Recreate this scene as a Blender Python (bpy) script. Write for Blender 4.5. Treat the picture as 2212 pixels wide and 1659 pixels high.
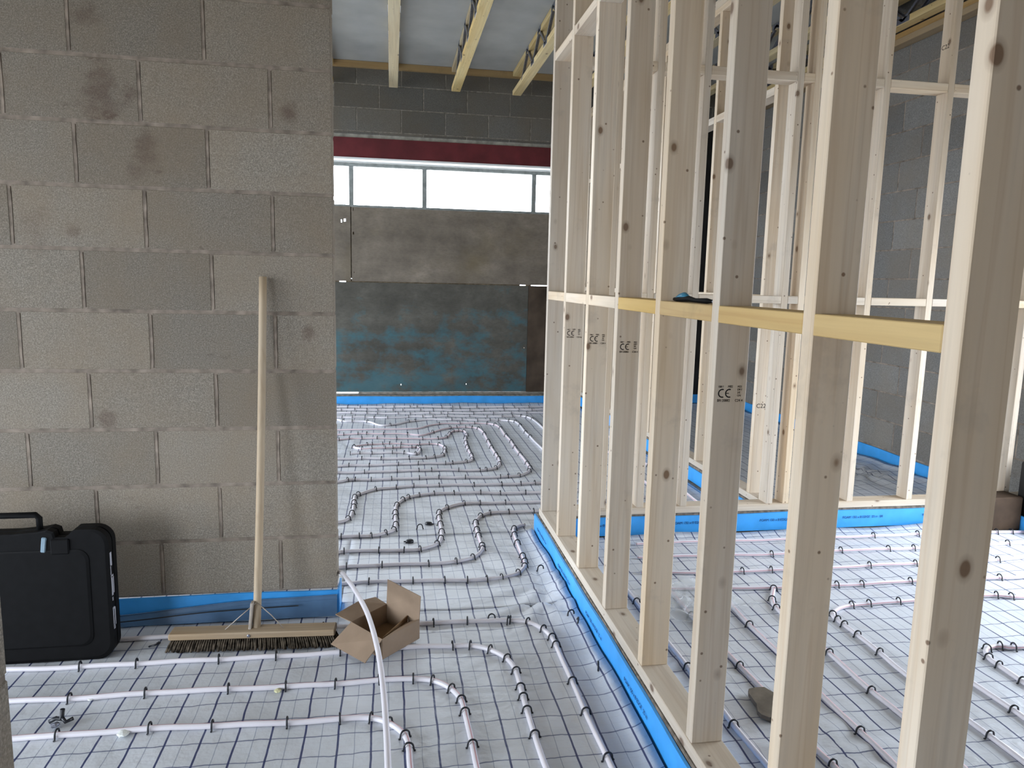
import bpy, bmesh, math, random
from mathutils import Vector, Matrix
random.seed(7)
SC = bpy.context.scene
for o in list(bpy.data.objects): bpy.data.objects.remove(o)
COL = SC.collection

# ------------------------------------------------------------ camera
F_PX, YAW, PITCH, ROLL = 1560.0, 0.1668, 0.1422, 0.0228
def camera():
    cd = bpy.data.cameras.new('camera'); co = bpy.data.objects.new('camera', cd); COL.objects.link(co)
    cd.sensor_fit = 'HORIZONTAL'; cd.sensor_width = 36.0; cd.lens = 36.0 * F_PX / 2212.0
    cd.clip_start = 0.05; cd.clip_end = 200
    fw = Vector((math.sin(YAW)*math.cos(PITCH), math.cos(YAW)*math.cos(PITCH), -math.sin(PITCH)))
    right = Vector((math.cos(YAW), -math.sin(YAW), 0)); up = right.cross(fw)
    r = right*math.cos(ROLL) + up*math.sin(ROLL); u = -right*math.sin(ROLL) + up*math.cos(ROLL)
    m = Matrix((r, u, -fw)).transposed().to_4x4(); m.translation = Vector((0.222, -2.90, 1.38))
    co.matrix_world = m
    SC.camera = co
camera()

# ------------------------------------------------------------ world, view, light portals
SC.view_settings.view_transform = 'Standard'; SC.view_settings.look = 'None'
SC.view_settings.gamma = 1.0; SC.view_settings.use_curve_mapping = False
SC.view_settings.exposure = 0.0
W = bpy.data.worlds.new('overcast_sky'); SC.world = W; W.use_nodes = True
wn = W.node_tree; wn.nodes.clear()
wo = wn.nodes.new('ShaderNodeOutputWorld'); wb = wn.nodes.new('ShaderNodeBackground')
tc = wn.nodes.new('ShaderNodeTexCoord'); sp = wn.nodes.new('ShaderNodeSeparateXYZ')
ra = wn.nodes.new('ShaderNodeValToRGB')
ra.color_ramp.elements[0].position = 0.42; ra.color_ramp.elements[0].color = (0.30, 0.31, 0.31, 1)
ra.color_ramp.elements[1].position = 0.52; ra.color_ramp.elements[1].color = (0.86, 0.95, 1.06, 1)
mp = wn.nodes.new('ShaderNodeMath'); mp.operation = 'MULTIPLY_ADD'; mp.inputs[1].default_value = .5; mp.inputs[2].default_value = .5
wn.links.new(tc.outputs['Generated'], sp.inputs[0]); wn.links.new(sp.outputs['Z'], mp.inputs[0])
wn.links.new(mp.outputs[0], ra.inputs[0]); wn.links.new(ra.outputs[0], wb.inputs[0])
wb.inputs[1].default_value = SKY = 14.0
wn.links.new(wb.outputs[0], wo.inputs[0])
def portal(name, cx, cy, cz, sx, sz, rot):
    l = bpy.data.lights.new(name, 'AREA'); l.shape = 'RECTANGLE'; l.size = sx; l.size_y = sz
    l.cycles.is_portal = True
    o = bpy.data.objects.new(name, l); COL.objects.link(o); o.location = (cx, cy, cz); o.rotation_euler = rot
    return o
H = math.pi/2
# openings: (plane, fixed coordinate, a0, a1, z0, z1)
OPEN_LEFT = [(-4.4, -0.45, 0.10, 2.45), (0.3, 4.8, 0.10, 3.0)]
OPEN_RIGHT = [(-1.3, 0.5, 0.10, 1.95)]
OPEN_BACK = [(-4.9, -3.0, 0.0, 2.3)]  # unseen back wall opening, added and sized for fill light from behind
OPEN_FAR = [(-3.0, 2.05, 2.145, 2.56)]
XL, XR, YB, YF = -5.2, 4.12, -5.2, 5.08
for i, (a, b, c, d) in enumerate(OPEN_LEFT): portal('window_light_left', XL-.12, (a+b)/2, (c+d)/2, b-a, d-c, (H, 0, -H))
for i, (a, b, c, d) in enumerate(OPEN_RIGHT): portal('window_light_right', XR+.12, (a+b)/2, (c+d)/2, b-a, d-c, (H, 0, H))
for i, (a, b, c, d) in enumerate(OPEN_BACK): portal('back_fill_portal', (a+b)/2, YB-.12, (c+d)/2, b-a, d-c, (H, 0, 0))
for i, (a, b, c, d) in enumerate(OPEN_FAR): portal('window_light_far', (a+b)/2, YF+.25, (c+d)/2, b-a, d-c, (H, 0, 2*H))

# ------------------------------------------------------------ materials
def mat(name):
    m = bpy.data.materials.new(name); m.use_nodes = True
    nt = m.node_tree; b = nt.nodes['Principled BSDF']
    return m, nt, b
class NT:
    def __init__(s, name, rough=.8, spec=.25):
        s.m, s.nt, s.b = mat(name); s.b.inputs['Roughness'].default_value = rough
        s.b.inputs['Specular IOR Level'].default_value = spec
    def n(s, t, **k):
        x = s.nt.nodes.new('ShaderNode'+t)
        for a, v in k.items(): setattr(x, a, v)
        return x
    def l(s, a, b): s.nt.links.new(a, b)
    def math(s, op, a, b=None, c=None):
        x = s.n('Math', operation=op)
        for i, v in enumerate((a, b, c)):
            if v is None: continue
            if hasattr(v, 'default_value') or hasattr(v, 'links'): s.l(v, x.inputs[i])
            else: x.inputs[i].default_value = v
        return x.outputs[0]
    def noise(s, vec, scale, detail=3, rough=.5):
        x = s.n('TexNoise'); x.inputs['Scale'].default_value = scale; x.inputs['Detail'].default_value = detail
        x.inputs['Roughness'].default_value = rough
        s.l(vec, x.inputs['Vector']); return x.outputs['Fac']
    def ramp(s, fac, stops):
        x = s.n('ValToRGB'); e = x.color_ramp.elements
        while len(e) < len(stops): e.new(.5)
        for i, (p, c) in enumerate(stops): e[i].position = p; e[i].color = tuple(c)+((1,) if len(c) == 3 else ())
        s.l(fac, x.inputs[0]); return x.outputs[0]
    def mix(s, fac, a, b, mode='MIX'):
        x = s.n('Mix', data_type='RGBA', blend_type=mode)
        for i, v in ((0, fac), (6, a), (7, b)):
            if hasattr(v, 'links'): s.l(v, x.inputs[i])
            elif i == 0: x.inputs[0].default_value = v
            else: x.inputs[i].default_value = tuple(v)+((1,) if len(v) == 3 else ())
        return x.outputs[2]
    def bump(s, h, strength=.3, dist=.002):
        x = s.n('Bump'); x.inputs['Strength'].default_value = strength; x.inputs['Distance'].default_value = dist
        s.l(h, x.inputs['Height']); s.l(x.outputs[0], s.b.inputs['Normal'])
    def obj(s): return s.n('TexCoord').outputs['Object']
    def col(s, c):
        if hasattr(c, 'links'): s.l(c, s.b.inputs['Base Color'])
        else: s.b.inputs['Base Color'].default_value = tuple(c)+(1,)
    def vscale(s, v, sc, off=None):
        x = s.n('VectorMath', operation='MULTIPLY'); s.l(v, x.inputs[0]); x.inputs[1].default_value = sc
        o = x.outputs[0]
        if off is not None:
            y = s.n('VectorMath', operation='ADD'); s.l(o, y.inputs[0]); s.l(off, y.inputs[1]); o = y.outputs[0]
        return o

def plain(name, c, rough=.6, spec=.4, metal=0, var=.12, scale=30):
    t = NT(name, rough, spec); o = t.obj(); f = t.noise(o, scale, 3)
    dark = tuple(x*(1-var*1.6) for x in c); light = tuple(min(1, x*(1+var)) for x in c)
    t.col(t.ramp(f, [(.3, dark), (.7, light)])); t.b.inputs['Metallic'].default_value = metal
    t.bump(f, .12, .001)
    return t.m

def wood(name, axis, base, knots=True, var=.15):
    t = NT(name, .62, .3)
    o = t.obj(); info = t.n('ObjectInfo'); r = info.outputs['Random']
    off = t.n('CombineXYZ')
    for i, k in enumerate((37.0, 53.0, 71.0)): t.l(t.math('MULTIPLY', r, k), off.inputs[i])
    g = [60, 60, 60]; g[axis] = 2.2
    k = [9.0, 9.0, 9.0]; k[axis] = 6.0
    b = [9, 9, 9]; b[axis] = 1.2
    grain = t.noise(t.vscale(o, g, off.outputs[0]), 1.0, 4, .6)
    broad = t.noise(t.vscale(o, b, off.outputs[0]), 1.0, 3, .5)
    d = tuple(x*(1-var) for x in base); l = tuple(min(1, x*(1+var*.45)) for x in base)
    warm = (base[0]*.90, base[1]*.80, base[2]*.66)
    c = t.ramp(grain, [(.25, d), (.5, base), (.8, l)])
    c = t.mix(t.ramp(broad, [(.40, (0, 0, 0)), (.72, (.75, .75, .75))]), c, warm)
    fg = [34, 34, 34]; fg[axis] = .9
    wv = t.noise(t.vscale(o, fg, off.outputs[0]), 1.0, 2, .4)
    c = t.mix(t.ramp(wv, [(.50, (0, 0, 0)), (.56, (.26, .26, .26)), (.62, (0, 0, 0))]), c, (base[0]*.66, base[1]*.52, base[2]*.38))
    # blueish-grey site dirt blotches
    dirt = t.noise(t.vscale(o, (5, 5, 5), off.outputs[0]), 1.0, 5, .65)
    c = t.mix(t.ramp(dirt, [(.60, (0, 0, 0)), (.74, (.45, .45, .45))]), c, (base[0]*.55, base[1]*.55, base[2]*.56))
    if knots:
        v = t.n('TexVoronoi'); v.inputs['Scale'].default_value = 1.0; v.inputs['Randomness'].default_value = 1.0
        t.l(t.vscale(o, k, off.outputs[0]), v.inputs['Vector'])
        c = t.mix(t.ramp(v.outputs['Distance'], [(.075, (.85, .85, .85)), (.10, (.35, .35, .35)), (.16, (0, 0, 0))]), c, (.15, .08, .042))
        v2 = t.n('TexVoronoi'); v2.inputs['Scale'].default_value = 2.1
        t.l(t.vscale(o, (9, 9, 9), off.outputs[0]), v2.inputs['Vector'])
        c = t.mix(t.ramp(v2.outputs['Distance'], [(.055, (.8, .8, .8)), (.095, (0, 0, 0))]), c, (.12, .06, .032))
    hv = t.n('HueSaturation'); t.l(c, hv.inputs['Color'])
    t.l(t.math('MULTIPLY_ADD', r, .22, .89), hv.inputs['Value'])
    t.l(t.math('MULTIPLY_ADD', r, .35, .85), hv.inputs['Saturation'])
    t.col(hv.outputs[0]); t.bump(grain, .18, .0008)
    return t.m
PINE = (.65, .56, .455)
WZ, WY, WX = wood('pine_upright', 2, PINE), wood('pine_lengthwise', 1, PINE), wood('pine_crosswise', 0, PINE)
YEL = (.56, .395, .17)
WYY = wood('treated_pine', 1, YEL, False, .12)
JOI = (.72, .60, .36)
WJ = wood('joist_timber', 1, JOI, True, .2)
WLX = wood('ledger_timber', 0, (.42, .29, .13), False)
WRY = wood('roof_plate_timber', 1, (.42, .31, .18), False)

def block_mat(name, base, stain=.5, dark=1.0, spots=()):
    t = NT(name, .95, .1); o = t.obj()
    at = t.n('Attribute', attribute_name='tone'); tone = at.outputs['Fac']
    base = tuple(x*dark for x in base)
    sp_ = t.noise(o, 230, 4, .8); md = t.noise(o, 2.3, 5, .6); f2 = t.noise(o, 130, 2, .6)
    c = t.ramp(sp_, [(.30, tuple(x*.5 for x in base)), (.5, base), (.70, tuple(min(1, x*1.75) for x in base))])
    c = t.mix(t.ramp(f2, [(.35, (.35, .35, .35)), (.55, (0, 0, 0))]), c, tuple(x*.6 for x in base))
    warm = (base[0]*1.0, base[1]*.88, base[2]*.74)
    c = t.mix(t.ramp(md, [(.40, (0, 0, 0)), (.65, (.55, .55, .55))]), c, warm)
    # rusty mud smears
    st = t.noise(t.vscale(o, (5.5, 5.5, 9)), 1.0, 6, .72)
    msk = t.ramp(st, [(.62, (0, 0, 0)), (.70, (stain*.6,)*3)])
    c = t.mix(msk, c, (.085*dark, .052*dark, .042*dark))
    for (px, pz, rr, k) in spots:      # hand-sized smears where mud hit the wall
        d = t.n('VectorMath', operation='DISTANCE'); fl = t.vscale(o, (1, 0, 1)); t.l(fl, d.inputs[0]); d.inputs[1].default_value = (px, 0, pz)
        q = t.math('ADD', t.math('DIVIDE', d.outputs['Value'], rr), t.math('MULTIPLY_ADD', st, -3.0, 1.7))
        c = t.mix(t.ramp(q, [(.45, (k*.62,)*3), (1.15, (0, 0, 0))]), c, (.11, .07, .055))
    mu = t.n('Mix', data_type='RGBA', blend_type='MULTIPLY'); mu.inputs[0].default_value = 1
    cb = t.n('CombineColor'); [t.l(tone, cb.inputs[i]) for i in range(3)]
    t.l(c, mu.inputs[6]); t.l(cb.outputs[0], mu.inputs[7])
    t.col(mu.outputs[2]); t.bump(sp_, .5, .003)
    return t.m
BLOCK = block_mat('concrete_block', (.265, .236, .198), .6, 1.0, [(-.80, 2.02, .11, .85), (-.70, 2.03, .06, .7), (-1.17, 2.03, .09, .6), (-.66, 1.83, .08, .7), (-.15, 1.98, .05, .9), (-.83, 2.27, .07, .6), (-.09, 1.16, .04, .8), (-.83, .83, .05, .7), (-.92, 1.52, .04, .6), (-.70, 1.74, .05, .5), (-1.05, 1.52, .10, .3)])
MORT = plain('mortar', (.262, .218, .18), .95, .1, 0, .28, 22)
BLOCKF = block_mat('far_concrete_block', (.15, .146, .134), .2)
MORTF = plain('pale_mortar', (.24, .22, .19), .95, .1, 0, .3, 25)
BLOCKR = block_mat('right_concrete_block', (.215, .21, .20), .25)
CONC = plain('concrete', (.30, .28, .25), .95, .1, 0, .25, 18)
CURB = plain('kerb_concrete', (.20, .17, .14), .95, .1, 0, .35, 40)
CEIL = plain('ceiling_board', (.465, .47, .45), .9, .15, 0, .06, 4)
BLUE = plain('blue_foam', (.052, .37, .88), .42, .5, 0, .07, 12)
RED = plain('red_oxide_steel', (.13, .020, .026), .55, .4, 0, .18, 6)
STEEL = plain('galvanised_steel', (.32, .34, .42), .35, .6, .8, .15, 60)
WHITE = plain('white_board', (.82, .85, .86), .6, .4, 0, .03, 8)
BLACK = plain('black_plastic', (.0035, .0035, .004), .65, .14, 0, .2, 30)
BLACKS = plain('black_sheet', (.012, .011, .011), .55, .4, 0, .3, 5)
NAVY = plain('black_clip', (.012, .014, .02), .4, .5, 0, .1, 30)
PIPE = plain('white_pex_pipe', (.76, .73, .78), .33, .5, 0, .03, 9)
PINK = plain('pink_pipe_line', (.68, .42, .46), .4, .4, 0, .05, 30)
CARD = plain('cardboard', (.29, .21, .148), .85, .15, 0, .07, 14)
CARDD = plain('cardboard_inside', (.20, .125, .07), .9, .1, 0, .1, 14)
DBROWN = plain('dark_brown_card', (.06, .038, .024), .85, .2, 0, .2, 10)
BRIS = plain('dirty_bristle', (.085, .068, .05), .95, .1, 0, .6, 60)
INK = plain('stamp_ink', (.022, .018, .018), .8, .1, 0, .3, 200)
FOAMW = plain('white_foam_crumb', (.80, .82, .80), .9, .2, 0, .1, 50)
TEAL = plain('teal_plastic', (.03, .17, .27), .35, .5, 0, .1, 20)
STAY = plain('pale_steel_wire', (.42, .37, .32), .5, .4, .3, .1, 30)
DARKB = plain('dirty_board', (.20, .155, .105), .9, .1, 0, .3, 22)
BAND = plain('mortar_packing', (.36, .35, .31), .95, .1, 0, .22, 14)
FENC = plain('grey_window_timber', (.24, .26, .255), .7, .3, 0, .15, 20)
BLUINK = plain('blue_print_ink', (.01, .05, .16), .6, .3, 0, .1, 50)

def film_mat():
    t = NT('clear_polythene', .12, .5); t.b.inputs['Base Color'].default_value = (.86, .9, .92, 1)
    t.b.inputs['Alpha'].default_value = .30
    f = t.noise(t.obj(), 14, 4); t.bump(f, .8, .01)
    return t.m
FILM = film_mat()

def membrane_mat():
    t = NT('printed_membrane', .36, .45); o = t.obj()
    s = t.n('SeparateXYZ'); t.l(o, s.inputs[0])
    wob = t.noise(o, 5.5, 3, .5); wob2 = t.noise(t.vscale(o, (1, 1, 1)), 16, 2, .5)
    dx = t.math('MULTIPLY_ADD', wob, .012, -.006); dy = t.math('MULTIPLY_ADD', wob2, .016, -.008)
    x = t.math('ADD', s.outputs[0], dx); y = t.math('ADD', s.outputs[1], t.math('ADD', dy, dx))
    def line(v, off, pitch, w, soft=.0006):
        a = t.math('ADD', v, 100*pitch - off); f = t.math('MODULO', a, pitch)
        d = t.math('ABSOLUTE', t.math('SUBTRACT', f, pitch/2))           # distance from the middle of the cell
        d = t.math('SUBTRACT', pitch/2, d)                                # distance from the line
        r = t.n('MapRange', interpolation_type='SMOOTHSTEP'); t.l(d, r.inputs['Value'])
        r.inputs['From Min'].default_value = w/2-soft; r.inputs['From Max'].default_value = w/2+soft
        r.inputs['To Min'].default_value = 1; r.inputs['To Max'].default_value = 0
        return r.outputs[0]
    tone = t.noise(o, 1.6, 4, .6); fine = t.noise(o, 9, 5, .65)
    base = t.ramp(tone, [(.3, (.55, .575, .61)), (.7, (.68, .71, .77))])
    base = t.mix(t.ramp(fine, [(.5, (0, 0, 0)), (.8, (.35, .35, .35))]), base, (.48, .47, .46))
    c = t.mix(t.math('MULTIPLY', line(y, .02, .033, .002), .20), base, (.45, .40, .42))
    c = t.mix(t.math('MULTIPLY', line(x, .01, .1, .0022), .7), c, (.16, .20, .30))
    c = t.mix(t.math('MULTIPLY', line(y, .09, .1, .0044), .85), c, (.075, .095, .19))
    c = t.mix(t.math('MULTIPLY', line(x, .06, .1, .0062), .95), c, (.022, .035, .125))
    t.col(c); t.bump(t.noise(o, 11, 4, .55), .55, .012)
    return t.m
MEMB = membrane_mat()

def ply_mat(name, blue):
    t = NT(name, .85, .15); o = t.obj()
    n1 = t.noise(t.vscale(o, (2.2, 1, 3.2)), 1.0, 6, .65); n2 = t.noise(t.vscale(o, (26, 1, 60)), 1.0, 3, .6)
    base = (.21, .18, .145) if not blue else (.105, .10, .085)
    c = t.ramp(n1, [(.3, tuple(x*.6 for x in base)), (.55, base), (.75, tuple(x*1.45 for x in base))])
    c = t.mix(t.ramp(n2, [(.45, (0, 0, 0)), (.75, (.35, .35, .35))]), c, tuple(x*.5 for x in base))
    if blue:
        s = t.n('SeparateXYZ'); t.l(o, s.inputs[0])
        nb = t.noise(t.vscale(o, (2.6, 1, 4.2)), 1.0, 6, .7)
        hz = t.math('MULTIPLY_ADD', s.outputs[2], -.16, .16)          # more paint left low on the sheet
        c = t.mix(t.ramp(t.math('ADD', nb, hz), [(.55, (0, 0, 0)), (.70, (.62, .62, .62))]), c, (.05, .16, .20))
    else:
        nb = t.noise(t.vscale(o, (1.2, 1, 1.2)), 1.0, 4, .6)
        c = t.mix(t.ramp(nb, [(.55, (0, 0, 0)), (.75, (.5, .5, .5))]), c, (.155, .12, .06))
    t.col(c); t.bump(n2, .3, .002)
    return t.m
PLY, PLYB = ply_mat('weathered_plywood', False), ply_mat('blue_painted_plywood', True)

# ------------------------------------------------------------ mesh helpers
def box(bm, x0, x1, y0, y1, z0, z1, bev=0.0, mi=0):
    vs = [bm.verts.new((x, y, z)) for x in (x0, x1) for y in (y0, y1) for z in (z0, z1)]
    fs = []
    for q in ((0, 1, 3, 2), (4, 6, 7, 5), (0, 4, 5, 1), (2, 3, 7, 6), (0, 2, 6, 4), (1, 5, 7, 3)):
        f = bm.faces.new([vs[i] for i in q]); f.material_index = mi; fs.append(f)
    if bev:
        es = list({e for f in fs for e in f.edges})
        r = bmesh.ops.bevel(bm, geom=es, offset=bev, segments=1, affect='EDGES', clamp_overlap=True)
        return [f for f in r['faces']] + [f for f in fs if f.is_valid]
    return fs
def obox(bm, m, sx, sy, sz, bev=0, mi=0):
    n0 = len(bm.verts); bm.verts.ensure_lookup_table()
    before = set(bm.verts)
    box(bm, -sx/2, sx/2, -sy/2, sy/2, -sz/2, sz/2, bev, mi)
    for v in bm.verts:
        if v not in before: v.co = m @ v.co
def chaikin(pts, n=2):
    for _ in range(n):
        o = [pts[0]]
        for a, b in zip(pts, pts[1:]): o += [a*.75+b*.25, a*.25+b*.75]
        o.append(pts[-1]); pts = o
    return pts
def catmull(pts, n=5):
    o = []
    for i in range(len(pts)-1):
        p0 = pts[max(i-1, 0)]; p1 = pts[i]; p2 = pts[i+1]; p3 = pts[min(i+2, len(pts)-1)]
        for k in range(n):
            t = k/n
            o.append(.5*((2*p1)+(p2-p0)*t+(2*p0-5*p1+4*p2-p3)*t*t+(3*p1-p0-3*p2+p3)*t**3))
    o.append(pts[-1]); return o
def tube(bm, pts, r, seg=8, stripe=None, cap=True, smooth=True, radii=None):
    rings = []; up = Vector((0, 0, 1)); N = len(pts)
    last = None
    for i, p in enumerate(pts):
        t = (pts[min(i+1, N-1)]-pts[max(i-1, 0)])
        if t.length < 1e-9: t = Vector((1, 0, 0))
        t.normalize()
        s = t.cross(up)
        if s.length < .05: s = last if last is not None else t.cross(Vector((0, 1, 0)))
        s = (s - t*s.dot(t)).normalized(); last = s; u = s.cross(t)
        rr = radii[i] if radii else r
        rings.append([bm.verts.new(p + (s*math.cos(a)+u*math.sin(a))*rr) for a in [2*math.pi*k/seg for k in range(seg)]])
    for a, b in zip(rings, rings[1:]):
        for k in range(seg):
            f = bm.faces.new((a[k], b[k], b[(k+1) % seg], a[(k+1) % seg])); f.smooth = smooth
            if stripe is not None and k in stripe: f.material_index = 1
    if cap:
        bm.faces.new(rings[0]); bm.faces.new(rings[-1][::-1])
def lathe(bm, prof, c=(0, 0, 0), seg=16, mi=0):
    rings = [[bm.verts.new((c[0]+r*math.cos(2*math.pi*k/seg), c[1]+r*math.sin(2*math.pi*k/seg), c[2]+z)) for k in range(seg)] for r, z in prof]
    for a, b in zip(rings, rings[1:]):
        for k in range(seg):
            f = bm.faces.new((a[k], a[(k+1) % seg], b[(k+1) % seg], b[k])); f.smooth = True; f.material_index = mi
    bm.faces.new(rings[0][::-1]); bm.faces.new(rings[-1])
def finish(bm, name, mats, parent=None, loc=(0, 0, 0), rot=(0, 0, 0), norm=True):
    if norm: bmesh.ops.recalc_face_normals(bm, faces=bm.faces)
    me = bpy.data.meshes.new(name); bm.to_mesh(me); bm.free()
    for m in (mats if isinstance(mats, (list, tuple)) else [mats]): me.materials.append(m)
    o = bpy.data.objects.new(name, me); COL.objects.link(o)
    o.location = loc; o.rotation_euler = rot
    if parent is not None: o.parent = parent
    return o
def tag(o, label=None, cat=None, group=None, kind=None):
    if label: o['label'] = label
    if cat: o['category'] = cat
    if group: o['group'] = group
    if kind: o['kind'] = kind
    return o
def empty(name, loc=(0, 0, 0), rot=(0, 0, 0)):
    o = bpy.data.objects.new(name, None); COL.objects.link(o); o.location = loc; o.rotation_euler = rot
    o.empty_display_size = .1
    return o
def struct(o, label=None):
    o['kind'] = 'structure'
    if label: o['label'] = label; 
    return o
NB = bmesh.new
def beam(name, mat_, size, loc, bev=.0018, parent=None):
    """timber of given size, origin at the centre of its base"""
    bm = NB(); sx, sy, sz = size
    box(bm, -sx/2, sx/2, -sy/2, sy/2, 0, sz, bev)
    return finish(bm, name, mat_, parent, loc)

# ------------------------------------------------------------ block walls
def block_wall(name, axis, face, depth, a0, a1, z0, z1, off, zoff, mats, openings=(), reverse=False, bl=.44, bh=.215, j=.01, flush=.0015, tones_known={}):
    """axis 'x': wall runs along X with its seen face at Y=face, body extends to face+depth. off: position of one perpend"""
    bm = NB(); lay = bm.faces.layers.float.new('tone') if False else None
    sgn = 1 if depth > 0 else -1
    tones = []
    def emit(u0, u1, w0, w1, d0, d1, bev, mi, tone):
        lo, hi = min(d0, d1), max(d0, d1)
        n = len(bm.faces)
        if axis == 'x': box(bm, u0, u1, lo, hi, w0, w1, bev, mi)
        else: box(bm, lo, hi, u0, u1, w0, w1, bev, mi)
        tones.extend([tone]*(len(bm.faces)-n))
    # mortar core, cut round the openings
    us = sorted({a0, a1, *[x for o in openings for x in o[:2]]}); zs = sorted({z0, z1, *[x for o in openings for x in o[2:]]})
    def solid(u, w): return not any(o[0] < u < o[1] and o[2] < w < o[3] for o in openings)
    for u0, u1 in zip(us, us[1:]):
        for w0, w1 in zip(zs, zs[1:]):
            if a0 <= u0 and u1 <= a1 and z0 <= w0 and w1 <= z1 and solid((u0+u1)/2, (w0+w1)/2):
                um, wm, q = (u0+u1)/2, (w0+w1)/2, .0025
                i0 = 0 if (u0 > a0 and solid(u0-.001, wm)) else q; i1 = 0 if (u1 < a1 and solid(u1+.001, wm)) else q
                k0 = 0 if (w0 > z0 and solid(um, w0-.001)) else q; k1 = 0 if (w1 < z1 and solid(um, w1+.001)) else q
                emit(u0+i0, u1-i1, w0+k0, w1-k1, face+sgn*flush, face+depth-sgn*flush, 0, 1, 1.0)
    k = 0; w = zoff
    while w > z0: w -= bh+j; k -= 1
    while w < z1:
        u = off + (k % 2)*(bl+j)/2
        while u > a0: u -= bl+j
        while u < a1:
            segs = [(max(u+j/2, a0), min(u+bl+j/2, a1), max(w+j/2, z0), min(w+bh+j/2, z1))]
            for o in openings:
                out = []
                for s in segs:
                    if s[1] <= o[0] or s[0] >= o[1] or s[3] <= o[2] or s[2] >= o[3]: out.append(s); continue
                    if s[0] < o[0]: out.append((s[0], o[0], s[2], s[3]))
                    if s[1] > o[1]: out.append((o[1], s[1], s[2], s[3]))
                    m0, m1 = max(s[0], o[0]), min(s[1], o[1])
                    if s[2] < o[2]: out.append((m0, m1, s[2], o[2]))
                    if s[3] > o[3]: out.append((m0, m1, o[3], s[3]))
                segs = out
            tone = random.choice((.80, .88, .95, 1.0, 1.04, 1.12)) + random.uniform(-.03, .03)
            for s in segs:
                if s[1]-s[0] > .012 and s[3]-s[2] > .012:
                    jt = -sgn*random.uniform(0, .0012)
                    emit(s[0], s[1], s[2], s[3], face+jt, face+depth-jt, .0022, 0, tone)
            u += bl+j
        w += bh+j; k += 1
    bmesh.ops.recalc_face_normals(bm, faces=bm.faces)
    o = finish(bm, name, mats, norm=False)
    at = o.data.attributes.new('tone', 'FLOAT', 'FACE')
    tones = (tones+[1.0]*len(o.data.polygons))[:len(o.data.polygons)]
    # bevelling reorders faces: give every connected island one tone from its own position
    vals = []
    for pl in o.data.polygons:
        c = pl.center; uu = c.x if axis == 'x' else c.y
        row = math.floor((c.z-zoff)/(bh+j)); q = math.floor((uu-off-(row % 2)*(bl+j)/2)/(bl+j))
        h = math.sin(row*127.1+q*311.7+face*17.3)*43758.5453; h -= math.floor(h)
        vals.append(tones_known.get((row, q), .82+.30*h) if pl.material_index == 0 else 1.0)
    at.data.foreach_set('value', vals)
    return struct(o)

ZC = 3.57   # underside of the ceiling boards
# long block wall on the left, its end at X=0
wl = block_wall('wall_left', 'x', 0.0, .10, -3.2, 0.0, .11, 3.32, -.22, .11+.0, [BLOCK, MORT], j=.012, bl=.438, bh=.213, flush=.0006, tones_known={
    (9, -3): .84, (9, -2): .80, (9, -1): .96, (8, -3): .86, (8, -2): .86, (8, -1): .98, (8, 0): .95, (7, -3): .92, (7, -2): .84, (7, -1): 1.10,
    (6, -3): .85, (6, -2): 1.0, (6, -1): .88, (6, 0): .92, (5, -3): .96, (5, -2): .82, (5, -1): 1.02, (4, -3): .8, (4, -2): 1.0, (4, -1): .84, (4, 0): 1.06,
    (3, -3): 1.02, (3, -2): .96, (3, -1): .86, (2, -3): .9, (2, -2): .88, (2, -1): 1.04, (2, 0): 1.02, (1, -3): .98, (1, -2): 1.08, (1, -1): 1.06,
    (0, -3): 1.1, (0, -2): 1.15, (0, -1): 1.12, (0, 0): 1.08})
# smears of rusty mud on its mortar beds come from the material; bed ridges:
bm = NB()
for k in range(0, 14):
    off = -.22 if k % 2 == 0 else -.445
    for q in range(0, 7):
        x = off-.45*q
        if x < -3.1: continue
        z = .11+.225*k
        tube(bm, [Vector((x+.003+random.uniform(-.0012, .0012), .0004, z+.012+i*.05)) for i in range(5)], .0028, 5)
mr = finish(bm, 'mortar_ridge', MORT, wl)
# block jamb close to the camera on the left
wn_ = block_wall('wall_near', 'x', -1.90, .10, -.60, -.338, 0.0, 3.32, -.45, .11, [BLOCK, MORT])
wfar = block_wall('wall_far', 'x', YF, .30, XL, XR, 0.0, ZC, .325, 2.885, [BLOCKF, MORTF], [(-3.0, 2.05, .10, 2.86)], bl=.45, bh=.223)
wr = block_wall('wall_right', 'y', XR, .20, YB, YF, 0.0, ZC, .31, .11, [BLOCKR, MORT], [(a, b, c, d) for a, b, c, d in OPEN_RIGHT])
wle = block_wall('wall_outer_left', 'y', XL, -.20, YB, YF, 0.0, ZC, .3, .11, [BLOCK, MORT], [(a, b, c, d) for a, b, c, d in OPEN_LEFT])
wba = block_wall('wall_back', 'x', YB, -.20, XL, XR, 0.0, ZC, .3, .11, [BLOCK, MORT], [(a, b, c, d) for a, b, c, d in OPEN_BACK])
bm = NB(); box(bm, XL-.3, XR+.3, YB-.3, YF+.4, -.12, -.012)
struct(finish(bm, 'floor', CONC))
bm = NB(); box(bm, XL-.3, XR+.3, YB-.3, YF+.4, ZC, ZC+.12)
struct(finish(bm, 'ceiling', CEIL))

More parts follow.
